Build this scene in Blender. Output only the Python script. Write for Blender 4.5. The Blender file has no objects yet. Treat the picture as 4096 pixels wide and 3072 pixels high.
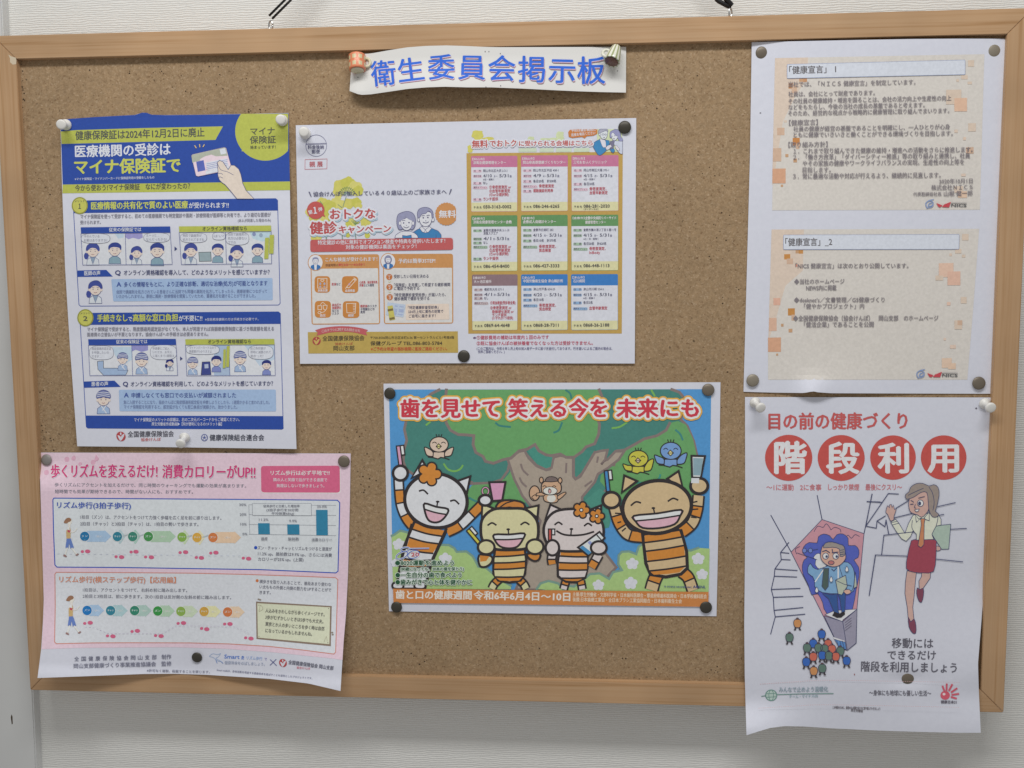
import bpy, bmesh, math, random
import numpy as np
from mathutils import Vector, Matrix
from mathutils.geometry import tessellate_polygon

scene = bpy.context.scene
col = scene.collection
rnd = random.Random(7)

# ------------------------------------------------------------------ camera, light, exposure
# Board space in millimetres: X right, Y up, Z out of the cork towards the viewer; origin at the
# board's lower left corner.  World is metres with the board's centre at the origin.
BW, BH, RAIL = 888.8, 599.6, 20.4
def W3(X, Y, Z):
    return Vector(((X - 444.4) / 1000.0, -Z / 1000.0, (Y - 299.8) / 1000.0))
CAM = np.array([521.54, 375.91, 871.13])
PIT, YAW, ROL, FPX = -0.0987839, 0.0729442, -0.0002539, 3956.75
def _rot(p, y, r):
    cx, sx, cy, sy, cr, sr = math.cos(p), math.sin(p), math.cos(y), math.sin(y), math.cos(r), math.sin(r)
    return (np.array([[1, 0, 0], [0, cx, -sx], [0, sx, cx]]) @ np.array([[cy, 0, sy], [0, 1, 0], [-sy, 0, cy]])
            @ np.array([[cr, -sr, 0], [sr, cr, 0], [0, 0, 1]]))
ROT = _rot(PIT, YAW, ROL)
cd = bpy.data.cameras.new('camera'); cam = bpy.data.objects.new('camera', cd); col.objects.link(cam)
cd.sensor_width = 36.0; cd.lens = FPX / 4096.0 * 36.0; cd.clip_start = 0.02; cd.clip_end = 50
B2W = np.array([[1, 0, 0], [0, 0, -1], [0, 1, 0]], float)
M = Matrix(((B2W @ ROT).tolist())).to_4x4(); M.translation = W3(*CAM); cam.matrix_world = M
scene.camera = cam

world = bpy.data.worlds.new('World'); scene.world = world; world.use_nodes = True
bg = world.node_tree.nodes['Background']
bg.inputs[0].default_value = (1.0, 0.985, 0.96, 1); bg.inputs[1].default_value = 0.325
ld = bpy.data.lights.new('ceiling_lamp', 'AREA'); lo = bpy.data.objects.new('ceiling_lamp', ld); col.objects.link(lo)
ld.shape = 'RECTANGLE'; ld.size = 1.2; ld.size_y = 0.20; ld.energy = 13.4; ld.color = (1.0, 0.99, 0.965)
lo.location = W3(430, 1310, 700)
scene.view_settings.view_transform = 'Standard'; scene.view_settings.look = 'None'
scene.view_settings.exposure = 0.0; scene.view_settings.gamma = 1.0
scene.view_settings.use_curve_mapping = False
scene.cycles.max_bounces = 6

# ------------------------------------------------------------------ helpers
def tag(o, label=None, cat=None, group=None, kind=None):
    if label: o['label'] = label
    if cat: o['category'] = cat
    if group: o['group'] = group
    if kind: o['kind'] = kind
    return o
def empty(name, loc):
    o = bpy.data.objects.new(name, None); o.empty_display_size = 0.02; o.location = loc; col.objects.link(o); return o
def link(name, me, parent=None, loc=None):
    o = bpy.data.objects.new(name, me); col.objects.link(o)
    if parent: o.parent = parent
    if loc is not None: o.location = loc
    return o
def unproj(P, Z):
    """points measured on the photograph -> board millimetres at depth Z (both arrays)"""
    P = np.asarray(P, float); Z = np.asarray(Z, float)
    v = np.stack([(P[:, 0] - 2048) / FPX, -(P[:, 1] - 1536) / FPX, -np.ones(len(P))], 1) @ ROT.T
    t = (Z - CAM[2]) / v[:, 2]
    return CAM[None, :] + v * t[:, None]
def P1(x, y, Z=0.0):
    return unproj([(x, y)], [Z])[0]
def s2l(c):
    c = c / 255.0
    return c / 12.92 if c <= 0.04045 else ((c + 0.055) / 1.055) ** 2.4
def node(nt, t, **k):
    n = nt.nodes.new(t)
    for a, b in k.items(): setattr(n, a, b)
    return n
def new_mat(name, base=(.5, .5, .5), rough=.5, metal=0.0, spec=.4):
    m = bpy.data.materials.new(name); m.use_nodes = True
    b = m.node_tree.nodes['Principled BSDF']
    b.inputs['Base Color'].default_value = (*base, 1); b.inputs['Roughness'].default_value = rough
    b.inputs['Metallic'].default_value = metal; b.inputs['Specular IOR Level'].default_value = spec
    return m, m.node_tree, b
PAPER = (.76, .78, .885)
_ink = {}
def ink(c, white):
    """printed colour: reflectance of the ink relative to the white paper it is printed on"""
    k = (tuple(c), tuple(white)); lu = .3 * c[0] + .59 * c[1] + .11 * c[2]; c = [.90 * x + .10 * lu for x in c]
    if k not in _ink:
        a = [max(.012, min(.93, PAPER[i] * s2l(c[i]) / s2l(white[i]))) for i in range(3)]
        m, nt, b = new_mat('printed_ink', a, .62, 0, .3)
        tc = node(nt, 'ShaderNodeTexCoord'); n = node(nt, 'ShaderNodeTexNoise')
        n.inputs['Scale'].default_value = 420; n.inputs['Detail'].default_value = 2
        nt.links.new(tc.outputs['Object'], n.inputs['Vector'])
        mx = node(nt, 'ShaderNodeMix', data_type='RGBA', blend_type='MULTIPLY'); mx.inputs[0].default_value = 1
        cr = node(nt, 'ShaderNodeMapRange'); cr.inputs[1].default_value = .25; cr.inputs[2].default_value = .75
        cr.inputs[3].default_value = .935; cr.inputs[4].default_value = 1.055
        nt.links.new(n.outputs['Fac'], cr.inputs[0])
        mx.inputs[6].default_value = (*a, 1); nt.links.new(cr.outputs[0], mx.inputs[7])
        nt.links.new(mx.outputs[2], b.inputs['Base Color'])
        _ink[k] = m
    return _ink[k]

# ------------------------------------------------------------------ materials of the place
def mat_paper():
    m, nt, b = new_mat('white_paper', PAPER, .7, 0, .25)
    tc = node(nt, 'ShaderNodeTexCoord'); n = node(nt, 'ShaderNodeTexNoise')
    n.inputs['Scale'].default_value = 260; n.inputs['Detail'].default_value = 3
    nt.links.new(tc.outputs['Object'], n.inputs['Vector'])
    cr = node(nt, 'ShaderNodeValToRGB'); cr.color_ramp.elements[0].position = .3; cr.color_ramp.elements[1].position = .7
    cr.color_ramp.elements[0].color = (.745, .765, .87, 1); cr.color_ramp.elements[1].color = (.775, .795, .90, 1)
    nt.links.new(n.outputs['Fac'], cr.inputs[0]); nt.links.new(cr.outputs[0], b.inputs['Base Color'])
    n2 = node(nt, 'ShaderNodeTexNoise'); n2.inputs['Scale'].default_value = 28; n2.inputs['Detail'].default_value = 4
    nt.links.new(tc.outputs['Object'], n2.inputs['Vector'])
    bp = node(nt, 'ShaderNodeBump'); bp.inputs['Strength'].default_value = .12; bp.inputs['Distance'].default_value = .004
    nt.links.new(n2.outputs['Fac'], bp.inputs['Height']); nt.links.new(bp.outputs[0], b.inputs['Normal'])
    return m
def mat_cork():
    m, nt, b = new_mat('cork', (.2, .13, .07), .85, 0, .15)
    L = nt.links.new
    tc = node(nt, 'ShaderNodeTexCoord')
    def noise(s, d, r=.6):
        n = node(nt, 'ShaderNodeTexNoise'); n.inputs['Scale'].default_value = s; n.inputs['Detail'].default_value = d
        n.inputs['Roughness'].default_value = r; L(tc.outputs['Object'], n.inputs['Vector']); return n
    v = node(nt, 'ShaderNodeTexVoronoi'); v.inputs['Scale'].default_value = 900
    nw = noise(160, 3); mp = node(nt, 'ShaderNodeMix', data_type='VECTOR'); mp.inputs[0].default_value = .006
    L(tc.outputs['Object'], mp.inputs[4]); L(nw.outputs['Color'], mp.inputs[5]); L(mp.outputs[1], v.inputs['Vector'])
    sep = node(nt, 'ShaderNodeSeparateColor'); L(v.outputs['Color'], sep.inputs[0])
    cr = node(nt, 'ShaderNodeValToRGB'); e = cr.color_ramp.elements
    e[0].position = 0; e[0].color = (.235, .145, .08, 1); e[1].position = 1; e[1].color = (.47, .345, .225, 1)
    for p, c in ((.06, (.335, .226, .130, 1)), (.45, (.368, .253, .148, 1)), (.88, (.395, .276, .166, 1))):
        q = e.new(p); q.color = c
    L(sep.outputs[0], cr.inputs[0])
    n1 = noise(330, 4, .7); r1 = node(nt, 'ShaderNodeMapRange'); r1.inputs[1].default_value = .3; r1.inputs[2].default_value = .7
    r1.inputs[3].default_value = .84; r1.inputs[4].default_value = 1.16; L(n1.outputs['Fac'], r1.inputs[0])
    n2 = noise(11, 3); r2 = node(nt, 'ShaderNodeMapRange'); r2.inputs[1].default_value = .3; r2.inputs[2].default_value = .7
    r2.inputs[3].default_value = .93; r2.inputs[4].default_value = 1.07; L(n2.outputs['Fac'], r2.inputs[0])
    mm = node(nt, 'ShaderNodeMath', operation='MULTIPLY'); L(r1.outputs[0], mm.inputs[0]); L(r2.outputs[0], mm.inputs[1])
    # dark pits
    n3 = noise(240, 2, .5); r3 = node(nt, 'ShaderNodeMapRange'); r3.inputs[1].default_value = .71; r3.inputs[2].default_value = .77
    r3.inputs[3].default_value = 1; r3.inputs[4].default_value = .42; L(n3.outputs['Fac'], r3.inputs[0])
    m2 = node(nt, 'ShaderNodeMath', operation='MULTIPLY'); L(mm.outputs[0], m2.inputs[0]); L(r3.outputs[0], m2.inputs[1])
    mx = node(nt, 'ShaderNodeMix', data_type='RGBA', blend_type='MULTIPLY'); mx.inputs[0].default_value = 1
    L(cr.outputs[0], mx.inputs[6]); L(m2.outputs[0], mx.inputs[7]); L(mx.outputs[2], b.inputs['Base Color'])
    bp = node(nt, 'ShaderNodeBump'); bp.inputs['Strength'].default_value = .35; bp.inputs['Distance'].default_value = .0005
    L(m2.outputs[0], bp.inputs['Height']); L(bp.outputs[0], b.inputs['Normal'])
    return m
def mat_wood(name, along):
    m, nt, b = new_mat(name, (.4, .24, .12), .5, 0, .35)
    L = nt.links.new
    tc = node(nt, 'ShaderNodeTexCoord'); mp = node(nt, 'ShaderNodeMapping')
    mp.inputs['Scale'].default_value = (.014, 1, 1) if along == 'x' else (1, 1, .014)
    L(tc.outputs['Object'], mp.inputs['Vector'])
    n = node(nt, 'ShaderNodeTexNoise'); n.inputs['Scale'].default_value = 430; n.inputs['Detail'].default_value = 4
    n.inputs['Roughness'].default_value = .62; n.inputs['Distortion'].default_value = .3; L(mp.outputs[0], n.inputs['Vector'])
    n2 = node(nt, 'ShaderNodeTexNoise'); n2.inputs['Scale'].default_value = 14; n2.inputs['Detail'].default_value = 2
    L(tc.outputs['Object'], n2.inputs['Vector'])
    cr = node(nt, 'ShaderNodeValToRGB'); e = cr.color_ramp.elements
    e[0].position = .25; e[0].color = (.39, .215, .095, 1); e[1].position = .75; e[1].color = (.55, .362, .21, 1)
    q = e.new(.46); q.color = (.505, .315, .172, 1)
    L(n.outputs['Fac'], cr.inputs[0])
    r2 = node(nt, 'ShaderNodeMapRange'); r2.inputs[1].default_value = .3; r2.inputs[2].default_value = .7
    r2.inputs[3].default_value = .9; r2.inputs[4].default_value = 1.1; L(n2.outputs['Fac'], r2.inputs[0])
    mx = node(nt, 'ShaderNodeMix', data_type='RGBA', blend_type='MULTIPLY'); mx.inputs[0].default_value = 1
    L(cr.outputs[0], mx.inputs[6]); L(r2.outputs[0], mx.inputs[7]); L(mx.outputs[2], b.inputs['Base Color'])
    bp = node(nt, 'ShaderNodeBump'); bp.inputs['Strength'].default_value = .15; bp.inputs['Distance'].default_value = .0004
    L(n.outputs['Fac'], bp.inputs['Height']); L(bp.outputs[0], b.inputs['Normal'])
    return m
def mat_wallpaper():
    m, nt, b = new_mat('ribbed_wallpaper', (.74, .72, .68), .85, 0, .2)
    L = nt.links.new
    tc = node(nt, 'ShaderNodeTexCoord'); mp = node(nt, 'ShaderNodeMapping'); mp.inputs['Scale'].default_value = (.36, 1, 1)
    L(tc.outputs['Object'], mp.inputs['Vector'])
    w = node(nt, 'ShaderNodeTexWave', wave_type='BANDS', bands_direction='Z', wave_profile='SIN')
    w.inputs['Scale'].default_value = 162; w.inputs['Distortion'].default_value = 5.5; w.inputs['Detail'].default_value = 3
    w.inputs['Detail Scale'].default_value = 1.3
    L(mp.outputs[0], w.inputs['Vector'])
    n = node(nt, 'ShaderNodeTexNoise'); n.inputs['Scale'].default_value = 700; n.inputs['Detail'].default_value = 3
    L(mp.outputs[0], n.inputs['Vector'])
    ad = node(nt, 'ShaderNodeMath', operation='ADD'); L(w.outputs['Fac'], ad.inputs[0]); L(n.outputs['Fac'], ad.inputs[1])
    bp = node(nt, 'ShaderNodeBump'); bp.inputs['Strength'].default_value = .34; bp.inputs['Distance'].default_value = .0009
    L(ad.outputs[0], bp.inputs['Height']); L(bp.outputs[0], b.inputs['Normal'])
    n2 = node(nt, 'ShaderNodeTexNoise'); n2.inputs['Scale'].default_value = 5; n2.inputs['Detail'].default_value = 4
    L(tc.outputs['Object'], n2.inputs['Vector'])
    cr = node(nt, 'ShaderNodeValToRGB'); e = cr.color_ramp.elements
    e[0].position = .3; e[0].color = (.775, .775, .75, 1); e[1].position = .7; e[1].color = (.82, .82, .80, 1)
    L(n2.outputs['Fac'], cr.inputs[0]); L(cr.outputs[0], b.inputs['Base Color'])
    return m
def mat_trim():
    m, nt, b = new_mat('grey_painted_steel', (.60, .60, .60), .45, 0, .4)
    tc = node(nt, 'ShaderNodeTexCoord'); n = node(nt, 'ShaderNodeTexNoise'); n.inputs['Scale'].default_value = 9
    n.inputs['Detail'].default_value = 5; nt.links.new(tc.outputs['Object'], n.inputs['Vector'])
    cr = node(nt, 'ShaderNodeValToRGB'); e = cr.color_ramp.elements
    e[0].position = .3; e[0].color = (.60, .61, .61, 1); e[1].position = .7; e[1].color = (.67, .68, .68, 1)
    nt.links.new(n.outputs['Fac'], cr.inputs[0]); nt.links.new(cr.outputs[0], b.inputs['Base Color'])
    return m
M_PAPER, M_CORK, M_WALL, M_TRIM = mat_paper(), mat_cork(), mat_wallpaper(), mat_trim()
M_WOODX, M_WOODZ = mat_wood('pale_wood_lengthwise', 'x'), mat_wood('pale_wood_upright', 'z')
M_WHITE = new_mat('white_plastic', (.80, .79, .76), .35, 0, .5)[0]
M_TACK = []
for nm, c, r in (('dull_bronze', (.19, .16, .125), .42), ('dark_bronze', (.06, .055, .045), .4), ('pale_bronze', (.30, .265, .21), .45), ('grey_steel', (.30, .28, .27), .5)):
    M_TACK.append(new_mat(nm, c, r, .25, .4)[0])
M_BLACK = new_mat('black_cord', (.012, .012, .014), .5, 0, .4)[0]
M_STEEL = new_mat('bright_steel', (.6, .6, .6), .25, 1.0, .5)[0]
M_NEEDLE = M_STEEL
def bm_obj(name, bm, mat, parent=None, loc=None, smooth=False):
    me = bpy.data.meshes.new(name); bm.to_mesh(me); bm.free()
    for m_ in (mat if isinstance(mat, list) else [mat]): me.materials.append(m_)
    if smooth:
        for p in me.polygons: p.use_smooth = True
    return link(name, me, parent, loc)
def prism(pts, z0, z1, bev=0.0, org=Vector((0, 0, 0))):
    """pts: board XY outline (mm), extruded from Z=z0 to z1"""
    bm = bmesh.new()
    a = [bm.verts.new(W3(x, y, z0) - org) for x, y in pts]; c = [bm.verts.new(W3(x, y, z1) - org) for x, y in pts]
    n = len(pts)
    bm.faces.new(a[::-1]); bm.faces.new(c)
    for i in range(n): bm.faces.new((a[i], a[(i + 1) % n], c[(i + 1) % n], c[i]))
    bmesh.ops.recalc_face_normals(bm, faces=bm.faces[:])
    if bev: bmesh.ops.bevel(bm, geom=bm.edges[:], offset=bev / 1000, segments=2, affect='EDGES')
    return bm
def tube(pts, r, seg=10, cap=True):
    """world-space polyline (metres) swept with radius r (m)"""
    bm = bmesh.new(); rings = []
    pts = [Vector(p) for p in pts]; up = Vector((.3, .5, .8)).normalized()
    for i, p in enumerate(pts):
        d = (pts[min(i + 1, len(pts) - 1)] - pts[max(i - 1, 0)]).normalized()
        a = d.cross(up); a = a.normalized() if a.length > 1e-4 else d.orthogonal().normalized(); b_ = d.cross(a)
        rr = r[i] if isinstance(r, (list, tuple)) else r
        rings.append([bm.verts.new(p + a * math.cos(t) * rr + b_ * math.sin(t) * rr) for t in [2 * math.pi * k / seg for k in range(seg)]])
    for i in range(len(rings) - 1):
        for k in range(seg): bm.faces.new((rings[i][k], rings[i][(k + 1) % seg], rings[i + 1][(k + 1) % seg], rings[i + 1][k]))
    if cap: bm.faces.new(rings[0][::-1]); bm.faces.new(rings[-1])
    bmesh.ops.recalc_face_normals(bm, faces=bm.faces[:])
    return bm
def lathe(prof, origin, axis, seg=28):
    """prof: (distance along axis, radius) in metres"""
    ax = Vector(axis).normalized(); a = ax.orthogonal().normalized(); b_ = ax.cross(a); o = Vector(origin)
    bm = bmesh.new(); rings = []
    for d, r in prof:
        r = max(r, 1e-6)
        rings.append([bm.verts.new(o + ax * d + (a * math.cos(t) + b_ * math.sin(t)) * r) for t in [2 * math.pi * k / seg for k in range(seg)]])
    for i in range(len(rings) - 1):
        for k in range(seg): bm.faces.new((rings[i][k], rings[i][(k + 1) % seg], rings[i + 1][(k + 1) % seg], rings[i + 1][k]))
    bm.faces.new(rings[0][::-1]); bm.faces.new(rings[-1])
    bmesh.ops.recalc_face_normals(bm, faces=bm.faces[:])
    return bm

# ------------------------------------------------------------------ wall, trim, board
ZW = -26.0
bm = bmesh.new()
bm.faces.new([bm.verts.new(W3(x, y, ZW)) for x, y in ((-900, -900), (1800, -900), (1800, 2000), (-900, 2000))])
tag(bm_obj('wall', bm, M_WALL), kind='structure')
tr = prism([(-17.95, -650), (6.45, 1400), (-700, 1400), (-700, -650)], ZW - 2, ZW + 11, 1.2)
tag(bm_obj('wall_trim', tr, M_TRIM), 'smooth grey painted steel trim running up the wall left of the board', 'wall trim')

root = empty('cork_board', W3(444.4, 0, -5))
tag(root, 'large cork notice board in a pale wooden frame hanging on the wall', 'notice board')
RO = Vector(root.location)
bm = prism([(8, 8), (BW - 8, 8), (BW - 8, BH - 8), (8, BH - 8)], -9, 0, 0, RO)
bm_obj('cork_sheet', bm, M_CORK, root)
g = .15
rails = (([(0, 0), (BW, 0), (BW - RAIL, RAIL), (RAIL, RAIL)], M_WOODX), ([(0, BH), (RAIL, BH - RAIL), (BW - RAIL, BH - RAIL), (BW, BH)], M_WOODX),
         ([(0, g), (RAIL - g, RAIL), (RAIL - g, BH - RAIL), (0, BH - g)], M_WOODZ), ([(BW, g), (BW, BH - g), (BW - RAIL + g, BH - RAIL), (BW - RAIL + g, RAIL)], M_WOODZ))
for k, (pts, m_) in enumerate(rails):
    bm_obj('frame_rail', prism(pts, -14, 6, .5, RO), m_, root)
# pin holes left by earlier notices: little dark pits pressed in the cork
bm = bmesh.new()
def hole(x, y, r):
    c = P1(x, y, .05); n = 7
    bm.faces.new([bm.verts.new(W3(c[0] + r * math.cos(t) * rnd.uniform(.7, 1.3), c[1] + r * math.sin(t) * rnd.uniform(.7, 1.2), .05) - RO) for t in [2 * math.pi * k / n for k in range(n)]])
for cx, cy, n, sx, sy in ((740, 330, 10, 330, 60), (640, 285, 16, 300, 12), (1020, 445, 9, 60, 8), (90, 310, 7, 6, 60), (92, 400, 8, 6, 40), (170, 1760, 24, 45, 40), (200, 1600, 8, 60, 90),
                          (1690, 2650, 7, 60, 25), (2860, 2690, 8, 60, 25), (1460, 1900, 12, 25, 60), (1600, 1480, 12, 180, 12), (2700, 700, 30, 140, 400),
                          (2900, 1100, 16, 40, 500), (2900, 2000, 16, 40, 500), (2100, 2600, 26, 700, 90), (1400, 1650, 12, 60, 140), (1300, 420, 16, 80, 80), (190, 900, 18, 50, 350), (2300, 420, 10, 300, 25)):
    for _ in range(n): hole(cx + rnd.gauss(0, sx * .6), cy + rnd.gauss(0, sy * .6), rnd.uniform(.35, .8))
M_HOLE = new_mat('pin_hole', (.075, .05, .032), .9, 0, .1)[0]
tag(bm_obj('pin_holes', bm, M_HOLE, root), kind='stuff')
# bare worn patch at the upper left mitre
c = P1(54, 236, 6.05); wear = [(c[0] + dx, c[1] + dy) for dx, dy in ((-4.5, 4), (-2, 2.4), (2, 1.2), (2.6, -1), (2.2, -4.5), (-1, -4.8), (-3.4, -2.6), (-3.2, .5))]
bm_obj('worn_patch', prism(wear, 6.01, 6.06, 0, RO), new_mat('bare_wood', (.66, .56, .42), .7, 0, .2)[0], root)
# eye screws
for (ex, ey), yaw in (((1083, 92), .5), ((2922, 42), -.9)):
    c = P1(ex, ey, -4); c[1] = BH + 3.2
    ring = [W3(c[0] + 2.3 * math.cos(t) * math.cos(yaw), BH + 5.0 + 4.0 * math.sin(t), -4 + 2.3 * math.cos(t) * math.sin(yaw)) - RO for t in [2 * math.pi * k / 20 for k in range(21)]]
    b1 = tube(ring, .0008, 8)
    b2 = tube([W3(c[0], BH + 1.6, -4) - RO, W3(c[0], BH - 6, -4) - RO], .0009, 8)
    me = bpy.data.meshes.new('t'); b2.to_mesh(me); b2.free(); b1.from_mesh(me); bpy.data.meshes.remove(me)
    bm_obj('eye_screw', b1, M_STEEL, root, None, True)
# cord: doubled black cord from the left eye up over a hook above and down to a knot at the right eye
L0 = P1(1083, 70, -4); R0 = P1(2922, 28, -4)
apex = np.array([(L0[0] + R0[0]) / 2, BH + 235, -14])
def cat(pts, n=10, closed=False):
    pts = [np.asarray(p, float) for p in pts]; out = []
    m = len(pts); rng = range(m if closed else m - 1)
    for i in rng:
        if closed: p0, p1, p2, p3 = pts[(i - 1) % m], pts[i], pts[(i + 1) % m], pts[(i + 2) % m]
        else: p0, p1, p2, p3 = pts[max(i - 1, 0)], pts[i], pts[i + 1], pts[min(i + 2, m - 1)]
        for k in range(n):
            t = k / n
            out.append(.5 * ((2 * p1) + (-p0 + p2) * t + (2 * p0 - 5 * p1 + 4 * p2 - p3) * t * t + (-p0 + 3 * p1 - 3 * p2 + p3) * t ** 3))
    if not closed: out.append(pts[-1])
    return out
cr_ = empty('hanging_cord', W3(*apex))
tag(cr_, 'doubled black cord the board hangs by, rising from its top frame', 'cord')
CO = Vector(cr_.location)
for dx, dz in ((-1.45, 0), (1.45, 1)):
    a = [L0 + [dx, -dx, dz], L0 + [16 + dx, 15.5 - dx, -2 + dz], L0 + [90 + dx, 100 - dx, -6], apex]
    bm_obj('cord_strand', tube([W3(*p) - CO for p in a], .00105, 8), M_BLACK, cr_, None, True)
k0 = P1(2868, 4, -4)
a = cat([R0, (R0 + k0) / 2 + [0, -.6, 2], k0 + [-1, 2, 2], k0 + [4, 12, 0], k0 + [-60, 90, -4], apex], 8)
bm_obj('cord_strand', tube([W3(*p) - CO for p in a], .0019, 8), M_BLACK, cr_, None, True)
a = cat([R0 + [1, 1, 1], (R0 + k0) / 2 + [1, 3.6, 3], k0 + [0, 5, 4], k0 + [-6, 3, 3]], 8)
bm_obj('cord_knot', tube([W3(*p) - CO for p in a], .0021, 8), M_BLACK, cr_, None, True)
# scuff on the trim at the lower left
c = P1(47, 2878, ZW + 11.4)
sc = prism([(c[0] - .5, c[1] - 5), (c[0] + .5, c[1] - 4.5), (c[0] + .7, c[1] + 3), (c[0] - .2, c[1] + 5), (c[0] - 1, c[1] + 2)], ZW + 11.05, ZW + 11.12)
o = bm_obj('scuff_mark', sc, M_HOLE, bpy.data.objects['wall_trim'])

# ------------------------------------------------------------------ sheets of paper and what is printed on them
class Fr:                                   # a measuring frame on the photograph: local units -> photograph units
    def __init__(s, x0, y0, k): s.x0, s.y0, s.k = x0, y0, k
    def __call__(s, x, y): return np.array([s.x0 + x / s.k, s.y0 + y / s.k])
    def all(s, pts): return [s(*p) for p in pts]
def homog(src, dst):
    A = []
    for (x, y), (u, v) in zip(src, dst):
        A += [[x, y, 1, 0, 0, 0, -u * x, -u * y, -u], [0, 0, 0, x, y, 1, -v * x, -v * y, -v]]
    return np.linalg.svd(np.array(A))[2][-1].reshape(3, 3)
def resample(pl, n):
    pl = np.asarray(pl, float); d = np.r_[0, np.cumsum(np.linalg.norm(np.diff(pl, axis=0), axis=1))]; t = np.linspace(0, d[-1], n)
    return np.stack([np.interp(t, d, pl[:, 0]), np.interp(t, d, pl[:, 1])], 1)
class Sheet:
    def __init__(s, name, label, catg, top, right, bottom, left, white, h, curl=34.0, n=48, mat=None):
        """edges as polylines on the photograph; top & bottom run left->right, left & right run top->bottom"""
        s.white, s.h, s.curl = white, h, curl
        cs = [top[0], top[-1], bottom[-1], bottom[0]]
        s.Hm = homog(cs, [(0, 0), (1, 0), (1, 1), (0, 1)])
        ctr = np.mean(np.array(cs, float), axis=0)
        s.org = W3(*P1(ctr[0], ctr[1], 0.4))
        s.root = tag(empty(name, s.org), label, catg)
        T, B, Lf, Rt = (resample(e, n) for e in (top, bottom, left, right))
        u = np.linspace(0, 1, n)[None, :, None]; v = np.linspace(0, 1, n)[:, None, None]
        C = ((1 - v) * T[None] + v * B[None] + (1 - u) * Lf[:, None] + u * Rt[:, None]
             - ((1 - u) * (1 - v) * T[0] + u * (1 - v) * T[-1] + (1 - u) * v * B[0] + u * v * B[-1]))
        pts = s.pos(C.reshape(-1, 2), 0)
        me = bpy.data.meshes.new('paper_sheet')
        f = [(i * n + j, (i + 1) * n + j, (i + 1) * n + j + 1, i * n + j + 1) for i in range(n - 1) for j in range(n - 1)]
        me.from_pydata(pts.tolist(), [], f); me.materials.append(mat or M_PAPER)
        for p in me.polygons: p.use_smooth = True
        o = link('paper_sheet', me, s.root)
        md = o.modifiers.new('thickness', 'SOLIDIFY'); md.thickness = .00012; md.offset = -1; md.use_rim = False
        s.base = .08; s.step = .004 if curl > 38 else .010 if curl > 20 else .022
    def uv(s, P):
        q = np.c_[P, np.ones(len(P))] @ s.Hm.T
        return q[:, :2] / q[:, 2:3]
    def pos(s, P, lift):
        P = np.asarray(P, float); uv = s.uv(P)
        z = s.h(np.clip(uv[:, 0], 0, 1), np.clip(uv[:, 1], 0, 1)) + lift
        q = unproj(P, z)
        w = np.stack([(q[:, 0] - 444.4) / 1000, -q[:, 2] / 1000, (q[:, 1] - 299.8) / 1000], 1)
        return w - np.array(s.org)[None]
_txt = {}
def glyphs(s):
    if s not in _txt:
        c = bpy.data.curves.new('t', 'FONT'); c.body = s; c.resolution_u = 2; c.fill_mode = 'FRONT'
        o = bpy.data.objects.new('t', c); col.objects.link(o)
        dg = bpy.context.evaluated_depsgraph_get(); me = bpy.data.meshes.new_from_object(o.evaluated_get(dg))
        v = np.array([x.co[:2] for x in me.vertices], float).reshape(-1, 2)
        me.calc_loop_triangles(); t = [tuple(x.vertices) for x in me.loop_triangles]
        bpy.data.objects.remove(o); bpy.data.curves.remove(c); bpy.data.meshes.remove(me)
        _txt[s] = (v, t)
    return _txt[s]
def _bm_from(v, f, mi):
    bm = bmesh.new(); vs = [bm.verts.new(p) for p in v]
    for t, m in zip(f, mi):
        try: bm.faces.new([vs[i] for i in t]).material_index = m
        except ValueError: pass
    return bm
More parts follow.
